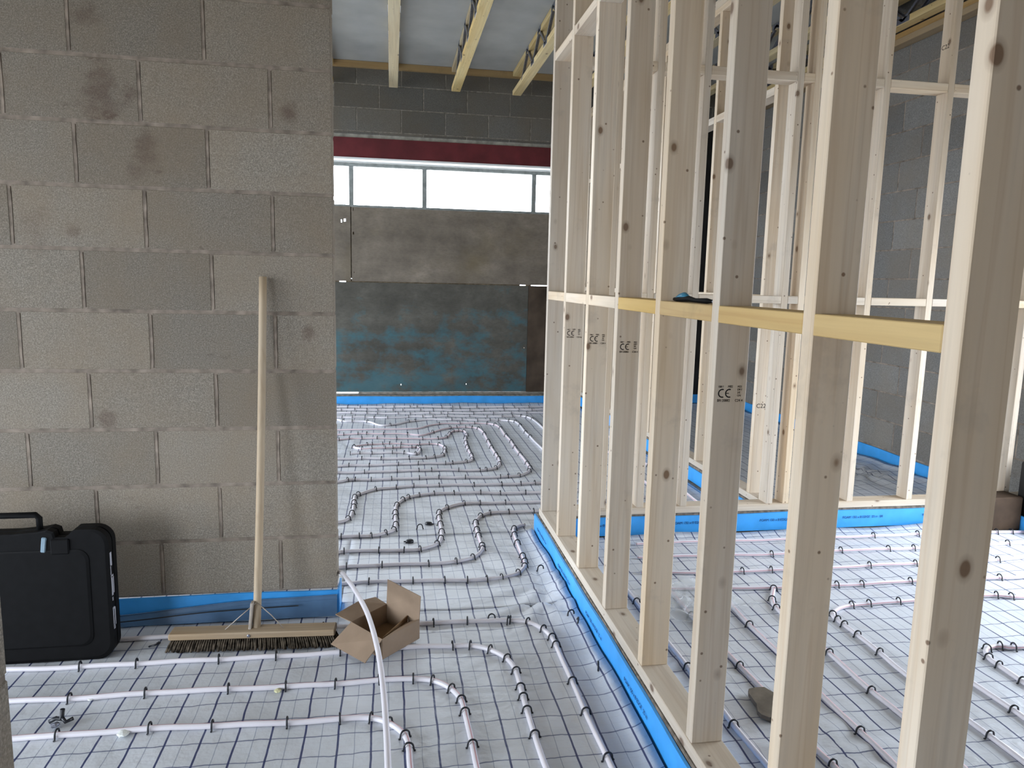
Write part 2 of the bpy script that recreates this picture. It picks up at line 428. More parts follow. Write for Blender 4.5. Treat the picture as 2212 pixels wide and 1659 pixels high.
# ------------------------------------------------------------ membranes
def hgt(x, y):
    z = .0025*math.sin(x*7.3+y*2.1)+.002*math.sin(y*9.7-x*3.3)+.0012*math.sin(x*23+y*17)
    return z
def membrane(name, x0, x1, y0, y1, label, curl_right=None, curl_left=None, curl_far=None, wr=()):
    bm = NB(); st = .03
    nx = int((x1-x0)/st)+1; ny = int((y1-y0)/st)+1
    g = []
    for j_ in range(ny+1):
        row = []
        for i in range(nx+1):
            x = x0+(x1-x0)*i/nx; y = y0+(y1-y0)*j_/ny
            z = hgt(x, y)-.004
            for c, s in ((curl_right, 1), (curl_left, -1)):
                if c is not None:
                    t = max(0, 1-abs(c-x)/.09); z += .024*t*t*(1+.2*math.sin(y*7.0)+.12*math.sin(y*17))
            if curl_far is not None:
                t = max(0, 1-abs(curl_far-y)/.08); z += .018*t*t*(1+.3*math.sin(x*8))
            for (cx, cy, r, a, ang) in wr:
                dx, dy = x-cx, y-cy; d = math.hypot(dx, dy)
                if d < r: z += a*(1-d/r)**1.2*(.5+.5*math.sin(ang+9*math.atan2(dy, dx)))*min(1, d/(.15*r))
            row.append(bm.verts.new((x, y, z)))
        g.append(row)
    for a, b in zip(g, g[1:]):
        for i in range(nx):
            f = bm.faces.new((a[i], a[i+1], b[i+1], b[i])); f.smooth = True
    r = bmesh.ops.extrude_face_region(bm, geom=list(bm.faces))
    for v in r['geom']:
        if isinstance(v, bmesh.types.BMVert): v.co.z += .0012
    for f in bm.faces: f.smooth = True
    o = finish(bm, name, MEMB)
    return tag(o, label, 'floor membrane')
membrane('floor_membrane', -3.2, .992, YB+.1, -.02, 'white grid-printed membrane sheet on the floor left of the stud row, in the foreground', curl_right=.992, wr=[(.86, .03, .42, .022, .4), (.10, -.1, .5, .010, 1)])
membrane('floor_membrane', .010, .992, -.02, .89, 'white grid-printed membrane sheet between the block wall end and the blue kerb strip', curl_right=.992, wr=[(.92, .2, .55, .016, 2), (.1, .2, .4, .008, 1)])
membrane('floor_membrane', XL+.05, 2.28, .89, YF-.06, 'white grid-printed membrane sheet covering the far room floor', curl_far=YF-.06, wr=[(-.1, 3.0, .5, .012, 0)])
membrane('floor_membrane', 1.135, XR-.05, YB+.1, .735, 'white grid-printed membrane sheet on the floor of the room behind the stud row', curl_left=1.135, curl_far=.735, wr=[(1.5, -1.1, .5, .014, 1), (1.3, -.6, .4, .01, 0)])
membrane('floor_membrane', 2.50, XR-.05, .92, YF-.06, 'white grid-printed membrane sheet beyond the cross partition, at the right block wall', curl_right=XR-.05, wr=[(3.7, 1.9, .6, .03, 1)])
membrane('floor_membrane', XL+.05, .010, .115, .89, 'white grid-printed membrane sheet behind the left block wall')

# ------------------------------------------------------------ kerbs and blue foam strips
def kerb(name, x0, x1, y0, y1):
    bm = NB(); box(bm, x0, x1, y0, y1, -.012, .108, .003)
    return struct(finish(bm, name, CURB))
kerb('trim_1', 1.014, 1.118, -5.0, .885)
kerb('trim_2', 1.118, XR, .800, .895)
kerb('trim_3', 2.335, 2.435, .895, YF)
def strip(label, pts, h=.10, th=.009, skirt=0, group=None, wob=.002):
    """foam strip standing on edge along the polyline"""
    root = empty('blue_edge_strip', (pts[0][0], pts[0][1], 0))
    P0 = Vector((pts[0][0], pts[0][1], 0))
    P = []
    for a, b in zip(pts, pts[1:]):
        n = max(2, int(math.dist(a, b)/.07))
        P += [Vector((a[0]+(b[0]-a[0])*i/n, a[1]+(b[1]-a[1])*i/n, 0)) for i in range(n)]
    P.append(Vector((*pts[-1], 0)))
    def wall(hh, t, dz, lean, ph):
        bm = NB(); rows = []
        for i, p in enumerate(P):
            d = (P[min(i+1, len(P)-1)]-P[max(i-1, 0)]).normalized(); nrm = Vector((d.y, -d.x, 0))
            w = wob*math.sin(i*.9+ph)*1.0; top = hh+.0025*math.sin(i*.37+ph)
            base = p-P0
            rows.append([bm.verts.new(base+nrm*(0+w*.3)+Vector((0, 0, dz))), bm.verts.new(base+nrm*(t+w*.3)+Vector((0, 0, dz))),
                         bm.verts.new(base+nrm*(t+w+lean)+Vector((0, 0, top))), bm.verts.new(base+nrm*(w+lean)+Vector((0, 0, top)))])
        for a, b in zip(rows, rows[1:]):
            for k in range(4): f = bm.faces.new((a[k], b[k], b[(k+1) % 4], a[(k+1) % 4]))
        bm.faces.new(rows[0]); bm.faces.new(rows[-1][::-1])
        return bm
    finish(wall(h, th, -.004, 0, 0), 'foam', BLUE, root)
    if skirt:
        s = finish(wall(skirt, .0015, -.004, .010, 2.0), 'polythene_skirt', FILM, root)
    tag(root, label, 'edge strip', group)
    return root
# normal (d.y,-d.x): going -Y gives nrm -X ; going +X gives -Y ; 
s1 = strip('bright blue foam strip along the kerb under the left side of the stud row', [(1.012, .89), (1.012, -5.0)], .102, .010, 0, wob=.0012)
s2 = strip('blue foam strip printed with dark lettering, below the cross partition', [(1.135, .797), (3.80, .797)], .098, .010, 0)
s3 = strip('blue foam strip at the foot of the left block wall, behind the broom', [(-3.2, -.001), (.004, -.001)], .108, .008, 0)
s3b = strip('blue foam strip wrapped round the end of the left block wall', [(.001, -.008), (.001, .105)], .108, .008, 0)
s4 = strip('long blue foam strip at the foot of the boarded far wall', [(XL, YF-.012), (2.3, YF-.012)], .088, .012, 0)
s5 = strip('blue foam strip along the bottom of the right block wall', [(XR-.003, YF), (XR-.003, .92)], .10, .012, 0)
s6 = strip('blue foam strip on the far room side of the second partition', [(2.333, YF-.05), (2.333, .90)], .095, .010, 0)
s7 = strip('dark blue foam strip on the far wall behind the second partition', [(2.45, YF-.012), (XR, YF-.012)], .10, .012, 0)
s8 = strip('blue foam strip on the inner side of the kerb, in the right room', [(1.120, -5.0), (1.120, .795)], .085, .010, 0)
# clear flap folded down over the lower half of the strip of the left wall
bm = NB()
pr = [(-3.1, .035), (-1.2, .035), (-.85, .045), (-.62, .062), (-.46, .075), (-.32, .083), (-.15, .086), (-.0, .090)]
pts = [Vector((x, -.018, z)) for x, z in pr]
tube(bm, catmull(pts, 4), .0022, 6)
tube(bm, catmull([p+Vector((0, -.002, -.016)) for p in pts[4:]], 4), .0014, 6)
rows = [(bm.verts.new((p.x, -.017, p.z)), bm.verts.new((p.x, -.030, .004))) for p in catmull(pts, 4)]
for a, b in zip(rows, rows[1:]): bm.faces.new((a[0], b[0], b[1], a[1]))
f_ = finish(bm, 'polythene_flap', [plain('clear_flap', (.10, .19, .33), .25, .5, 0, .1, 12)], s3)
f_.location = (3.2, .001, 0); f_['label'] = 'dark blue polythene flap with pale edge lines'
# print on strips
def text(name, body, size, loc, rot, m, parent, ext=.0002, sx=1.0):
    cu = bpy.data.curves.new(name, 'FONT'); cu.body = body; cu.size = size; cu.extrude = ext; cu.align_x = 'LEFT'
    o = bpy.data.objects.new(name, cu); COL.objects.link(o)
    deps = bpy.context.evaluated_depsgraph_get(); me = bpy.data.meshes.new_from_object(o.evaluated_get(deps))
    bpy.data.objects.remove(o)
    me.name = name; me.materials.clear(); me.materials.append(m)
    o = bpy.data.objects.new(name, me); COL.objects.link(o)
    o.location = loc; o.rotation_euler = rot; o.scale = (sx, 1, 1)
    if parent: o.parent = parent
    return o
def print_line(parent, n, step, size, loc0, d, rot, body, m=BLUINK):
    for i in range(n):
        text('printed_text', body, size, (loc0[0]+d[0]*step*i, loc0[1]+d[1]*step*i, loc0[2]), rot, m, parent)
print_line(s2, 5, .52, .020, (.12, -.0125, .050), (1, 0), (H, 0, 0), 'FOAM 150 x 8 EDGE  25 m  08')
print_line(s1, 9, .50, .020, (-.0128, -.10, .045), (0, -1), (H, 0, -H), 'FOAM 150 x 8 EDGE  25 m')

# ------------------------------------------------------------ far window and its boarding
bm = NB(); box(bm, -3.0, 2.05, YF+.02, YF+.24, 2.82, 2.875, .002)
struct(finish(bm, 'trim_4', BAND))
beamr = empty('steel_lintel', (-.5, YF+.12, 2.60))
bm = NB(); box(bm, -2.6, 2.65, -.115, -.106, .02, .22); box(bm, -2.6, 2.65, -.112, .112, .208, .22)
web = finish(bm, 'lintel_face', RED, beamr)
bm = NB(); box(bm, -2.6, 2.65, -.128, .16, 0, .019); finish(bm, 'bottom_plate', WHITE, beamr)
tag(beamr, 'dark red painted steel lintel above the long far window', 'lintel')
win = empty('window_1', (-.5, YF+.2, 2.145)); struct(win)
bm = NB(); box(bm, -2.5, 2.55, -.03, .03, .41, .446); finish(bm, 'head_rail', FENC, win)
bm = NB(); box(bm, -2.5, 2.55, -.035, .03, -.02, .004); finish(bm, 'sill_rail', FENC, win)
for x in (-2.45, -1.0, -.205, .578, 1.795):
    bm = NB(); box(bm, x+.5-.024, x+.5+.024, -.02, .02, 0, .43, .002); finish(bm, 'window_post', FENC, win)
boards = [
    ('plywood_sheet', -3.0, -1.45, 1.34, 2.135, PLY, 'weathered brown plywood sheet at the left end of the far window boarding'),
    ('plywood_sheet', -1.44, -.215, 1.335, 2.13, PLY, 'weathered brown plywood sheet beside the block wall end, above the blue one'),
    ('plywood_sheet', -.205, 2.05, 1.335, 2.125, PLY, 'big weathered brown plywood sheet directly under the far window'),
    ('plywood_sheet', -3.0, -.62, .11, 1.325, PLYB, 'blue-stained plywood sheet hidden behind the left block wall'),
    ('plywood_sheet', -.61, 1.752, .115, 1.325, PLYB, 'big plywood sheet with worn blue paint below the far window'),
    ('plywood_sheet', 1.755, 2.05, .11, 1.325, plain('dark_plywood', (.085, .062, .045), .85, .15, 0, .3, 4), 'narrow dark brown plywood strip at the right of the blue-painted sheet'),
]
for n, x0, x1, z0, z1, m, lab in boards:
    bm = NB(); yy = YF+.14+(.02 if m is PLY else 0)
    def cell(a, b, c, d): box(bm, a-x0, b-x0, 0, .018, c-z0, d-z0)
    holes = []
    if abs(x0+.61) < .01: holes = [(.325, .195, .008, .016), (1.06, .20, .008, .016), (1.72, .62, .006, .012)]
    if abs(x0+.205) < .01: holes = [(-.185, 1.85, .014, .03), (-.185, 2.10, .008, .03), (-.18, 1.43, .008, .016)]
    if abs(x0+1.44) < .01: holes = [(-.275, 1.985, .020, .030), (-.31, 1.975, .012, .03)]
    if holes:
        xs = sorted({x0, x1, *[h[0]-h[2]/2 for h in holes], *[h[0]+h[2]/2 for h in holes]})
        zs = sorted({z0, z1, *[h[1]-h[3]/2 for h in holes], *[h[1]+h[3]/2 for h in holes]})
        for a, b in zip(xs, xs[1:]):
            for c, d in zip(zs, zs[1:]):
                if any(abs((a+b)/2-h[0]) < h[2]/2 and abs((c+d)/2-h[1]) < h[3]/2 for h in holes): continue
                cell(a, b, c, d)
        bmesh.ops.remove_doubles(bm, verts=bm.verts, dist=1e-5)
    else: cell(x0, x1, z0, z1)
    tag(finish(bm, n, m, None, (x0, yy, z0)), lab, 'plywood board')
# battens behind the sheet joints, leaving slits of daylight
for x, lab in ((-.225, 'upright batten behind the left joint of the brown plywood'), (.585, 'upright batten behind the middle of the boarding'), (1.74, 'upright batten added behind the right joint of the boarding to stop daylight')):  # right upright is unseen, added to block a leak of daylight
    tag(beam('batten', DARKB, (.06, .04, .76 if x < 0 else 1.95), (x+.02, YF+.20, 1.365 if x < 0 else .125)), lab, 'timber batten')
for x0, x1, z, lab in ((-3.0, -.34, 1.30, 'horizontal batten behind the joint of the boards, left piece'), (-.27, 1.66, 1.30, 'horizontal batten behind the joint of the boards, long middle piece'), (-.12, 2.05, .05, 'bottom batten under the blue-painted plywood')):
    tag(beam('batten', DARKB, (x1-x0, .03, .06), ((x0+x1)/2, YF+.19, z)), lab, 'timber batten')
struct(finish((lambda b: (box(b, -3.0, -.14, YF+.10, YF+.28, 0, .098), box(b, -.14, 2.05, YF+.10, YF+.28, 0, .112), b)[-1])(NB()), 'window_sill', CONC, None))
tag(finish((lambda b: (box(b, 0, 1.62, 0, .006, 0, 3.05), b)[-1])(NB()), 'shade_sheet', BLACKS, None, (2.46, YF-.03, .10)), 'added dark sheet standing in for the shade on the far wall behind the second partition', 'shade sheet')  # dark sheet added to give the unlit room its darkness

# ------------------------------------------------------------ ceiling joists
tag(beam('ledger_board', WLX, (XR-XL-.02, .05, .06), ((XL+XR)/2, YF-.027, 3.508)), 'brown timber ledger across the top of the far block wall', 'timber ledger')
def joist(x, label, y0=-5.1, y1=YF-.06):
    root = empty('web_joist', (x, (y0+y1)/2, 3.325))
    L = y1-y0
    for z, n in ((0, 'bottom_chord'), (.192, 'top_chord')):
        bm = NB(); box(bm, -.045, .045, -L/2, L/2, 0, .047, .002); finish(bm, n, WJ, root, (0, 0, z))
    for s in (-1, 1):
        bm = NB(); k = 0; y = -L/2+.05
        while y < L/2-.6:
            for (a, b) in (((y, .02), (y+.28, .22)), ((y+.28, .22), (y+.56, .02))):
                A = Vector((s*.046, a[0], a[1])); B = Vector((s*.046, b[0], b[1]))
                d = (B-A); m = Matrix.Translation((A+B)/2) @ d.to_track_quat('Y', 'Z').to_matrix().to_4x4()
                obox(bm, m, .004, d.length, .02)
                m2 = Matrix.Translation((A+B)/2+Vector((-s*.012, 0, 0))) @ d.to_track_quat('Y', 'Z').to_matrix().to_4x4()
                obox(bm, m2, .022, d.length*.96, .003)
            box(bm, s*.046-.002, s*.046+.002, y-.07, y+.07, .004, .043); box(bm, s*.046-.002, s*.046+.002, y+.28-.07, y+.28+.07, .196, .235)
            y += .56; k += 1
        finish(bm, 'metal_web', STEEL, root)
    tag(root, label, 'ceiling joist')
    return root
jl = ['leftmost web joist, its end just showing beside the block wall', 'web joist nearest the block wall seen straight from below', 'web joist between the two others over the far window, steel webs visible',
      'web joist touching the first stud in view, steel webs visible', 'web joist above the doorway behind the stud row', 'web joist above the second partition', 'web joist over the right room, between the seventh and eighth studs', 'web joist nearest the right block wall']
for i, x in enumerate((-.405, .243, .888, 1.535, 2.18, 2.82, 3.45, 4.0)): joist(x, jl[i])
for x in (-1.05, -1.7, -2.35, -3.0, -3.65): joist(x, 'web joist over the left rooms, number %s leftward from the block wall end' % {-1.05: 'one', -1.7: 'two', -2.35: 'three', -3.0: 'four', -3.65: 'five'}[x])
tag(beam('wall_plate', WRY, (.09, YF-.9, .045), (XR-.05, (YF+.9)/2, 3.22)), 'lower brown timber plate along the top of the right block wall', 'timber plate')
tag(beam('wall_plate', WRY, (.06, YF-.9, .05), (XR-.035, (YF+.9)/2, 3.27)), 'upper brown timber plate along the top of the right block wall', 'timber plate')

# ------------------------------------------------------------ stud partitions
STW, STD = .038, .089
ZP, ZS = .110, .148         # underside and top of the sole plates
ZT = 3.14                   # underside of the top plates
def ce_mark(parent, x, z, yf, s=1.0):
    """grading stamp printed on the face of a stud that looks at the camera (local coordinates)"""
    root_y = yf-.0004
    bm = NB()
    def arc(cx, cz, r, a0, a1, w=.0016, n=14):
        prev = None
        for i in range(n+1):
            a = math.radians(a0+(a1-a0)*i/n)
            p = [bm.verts.new((cx+(r+k)*math.cos(a), 0, cz+(r+k)*math.sin(a))) for k in (-w, w)]
            if prev: bm.faces.new((prev[0], prev[1], p[1], p[0]))
            prev = p
    arc(.012, 0, .010, 70, 290); arc(.031, 0, .010, 70, 290)
    box(bm, .0225, .030, -.0001, .0001, -.001, .001)
    o = finish(bm, 'grading_stamp', INK, parent, (x, root_y, z)); o.scale = (s, 1, s)
    for body, size, px, pz in (('108 F', .0075, .000, .0145), ('M02', .0085, .026, .0145), ('BFI 20882', .0095, -.001, -.0215), ('C24 4', .0095, .047, -.0215)):
        t = text('grading_text', body, size, (x+px*s, root_y, z+pz*s), (H, 0, 0), INK, parent); t.scale = (s*.9, s, s)
    for k, b in enumerate(('M22', 'DRY', '2/E', 'GN')):
        t = text('grading_text', b, .0075, (x+.052*s, root_y, z+(.0145-.0075*k)*s), (H, 0, 0), INK, parent); t.scale = (s*.9, s, s)
def stud(x0, y0, label, sx=STD, sy=STW, m=None, z0=ZS, z1=ZT, mark=None, parts=None):
    o = beam('wall_stud', m or WZ, (sx, sy, z1-z0), (x0+sx/2, y0+sy/2, z0), .002)
    tag(o, label, 'timber stud', 'partition studs')
    if mark: ce_mark(o, mark[0]-sx/2, mark[1]-z0, -sy/2)
    return o
SX = 1.022
main = [(.787, 'pale pine stud at the far corner of the stud row, nearest the long window'),
        (.400, 'pale pine stud with a grading stamp, second from the far corner of the stud row'),
        (.003, 'pale pine stud with a grading stamp, third from the far corner of the stud row'),
        (-.395, 'pale pine stud with a stamp under a brown knot, fourth from the far corner'),
        (-.807, 'pale pine stud without a stamp, fifth from the far corner, left of the blue tool'),
        (-1.208, 'pale pine stud with the largest grading stamp, right of the blue tool'),
        (-1.622, 'pale pine stud second nearest the camera, seventh from the far corner'),
        (-1.992, 'nearest and widest looking pine stud, at the right end of the yellow noggins')
        ]
marks = {1: (.012, 1.142), 2: (.012, 1.148), 3: (.014, 1.152), 5: (.012, 1.11)}
for i, (y, lab) in enumerate(main):
    stud(SX, y, lab, mark=marks.get(i))
kp = tag(beam('sole_plate', WY, (.094, 6.0, .038), (SX+.0445, -2.15, ZP)), 'long pine sole plate under the stud row, on the kerb with the blue strip', 'timber plate')
tag(beam('head_plate', WY, (.089, 6.0, .040), (SX+.0445, -2.15, ZT)), 'pine head plate on top of the long stud row', 'timber plate')
tag(beam('head_plate', WY, (.089, 6.0, .040), (SX+.0445, -2.15, ZT+.041)), 'upper pine head plate doubled on the long stud row', 'timber plate')
names = ['first', 'second', 'third', 'fourth', 'fifth', 'sixth', 'seventh', 'eighth']
for i, ((ya, _), (yb, _2)) in enumerate(zip(main, main[1:])):
    L = ya-(yb+STW)
    m = WY if i < 3 else WYY
    c = (ya+yb+STW)/2
    g = 'noggins of the stud row at waist height'
    o = tag(beam('noggin', m, (STD, L-.001, .042), (SX+STD/2, c, 1.288)), ('pale' if i < 3 else 'yellow treated')+' timber noggin at waist height, %s from the far corner of the stud row' % names[i], 'timber noggin', g)
    tag(beam('noggin', WY, (STD, L-.001, .038), (SX+STD/2, c, 2.462)), 'pale timber noggin near the top, %s from the far corner of the stud row' % names[i], 'timber noggin', 'upper noggins of the stud row')
# cross partition, running away to the right
CY = .800
cs = [(1.345, 'slim looking stud of the cross partition, seen between the third and fourth front studs'),
      (1.562, 'slim looking stud of the cross partition, seen between the fourth and fifth front studs'),
      (1.815, 'stud of the cross partition seen just right of the blue tool'),
      (2.335, 'stud of the cross partition at the corner with the second partition'),
      (2.435, 'stud of the cross partition half hidden by the seventh front stud, beside the corner'),
      (2.842, 'stud of the cross partition seen between the two nearest studs, left one'),
      (3.228, 'stud of the cross partition with handwritten-looking marks near its top, between the two nearest studs'),
      (3.63, 'stud of the cross partition hidden behind the nearest stud'),
      (3.885, 'stud of the cross partition beside the black wrapped pier')]
for x, lab in cs:
    o = stud(x, CY, lab, STW, STD)
    if abs(x-3.228) < .01:
        text('grade_text', 'C22', .034, (-.0193, .038, 2.545), (H, 0, -H), INK, o)
for (a, _), (b, _2) in zip([(SX+STD-STW, 0)]+cs, cs):
    L = b-(a+STW)
    if L < .03: continue
    k = cs.index((b, _2))
    tag(beam('noggin', WX, (L-.001, STD, .042), ((a+STW+b)/2, CY+STD/2, 1.288)), 'pale noggin at waist height of the cross partition, %s from its left end' % (names+['ninth'])[k], 'timber noggin', 'waist-height noggins of the cross partition')
    tag(beam('noggin', WX, (L-.001, STD, .045), ((a+STW+b)/2, CY+STD/2, 2.455)), 'pale noggin near the top of the cross partition, %s from its left end' % (names+['ninth'])[k], 'timber noggin', 'upper noggins of the cross partition')
tag(beam('sole_plate', WX, (XR-1.12, .094, .038), ((XR+1.12)/2, CY+STD/2, ZP)), 'pine sole plate of the cross partition, above the lettered blue strip', 'timber plate')
tag(beam('head_plate', WX, (XR-1.12, .089, .040), ((XR+1.12)/2, CY+STD/2, ZT)), 'pine head plate of the cross partition', 'timber plate')
# second partition, parallel to the stud row, beyond the cross partition
DX = 2.341
ds = [1.01, 1.40, 1.79, 2.19, 2.60, 2.76, 3.42, 3.95, 4.40, 4.95]
dl = ['stud of the second partition nearest the cross partition, with a C 22 mark low down', 'second stud of the second partition counted from the cross partition',
      'stud of the second partition seen left of the sixth front stud', 'fourth stud of the second partition counted from the cross partition', 'fifth stud of the second partition, at the near side of its door opening',
      'sixth stud of the second partition, doubled beside the fifth', 'seventh stud of the second partition, at the far side of its door opening', 'eighth stud of the second partition, toward the far wall', 'ninth stud of the second partition, toward the far wall', 'last stud of the second partition, against the far wall']
for i, y in enumerate(ds):
    o = stud(DX, y, dl[i])
    if i == 0: text('grade_text', 'C22', .036, (-.040, -.0195, .52), (H, 0, 0), INK, o)
allz = [CY+STD-STW]+ds
for i in range(len(allz)-1):
    a, b = allz[i]+STW, allz[i+1]
    if b-a < .13: continue
    for z, h in ((1.288, .042), (2.445, .045)):
        if z < 2 and i == 6: continue
        tag(beam('noggin', WY, (STD, b-a-.001, h), (DX+STD/2, (a+b)/2, z)), 'pale noggin of the second partition %s, number %s from the cross partition' % ('at waist height' if z < 2 else 'near the top', (names+['nine', 'ten'])[i]), 'timber noggin', 'noggins of the second partition')
tag(beam('door_header', WY, (STD, .62, .038), (DX+STD/2, 3.109, 2.13)), 'pale timber header over the door opening of the second partition', 'timber header')
tag(beam('sole_plate', WY, (.094, YF-.90, .038), (DX+STD/2, (YF+.895)/2, ZP)), 'pine sole plate of the second partition running to the far wall', 'timber plate')
tag(beam('head_plate', WY, (.089, YF-.90, .040), (DX+STD/2, (YF+.895)/2, ZT)), 'pine head plate of the second partition', 'timber plate')
tag(beam('head_plate', WY, (.089, YF-.90, .055), (DX+STD/2, (YF+.895)/2, ZT+.041)), 'upper pine head plate doubled on the second partition', 'timber plate')

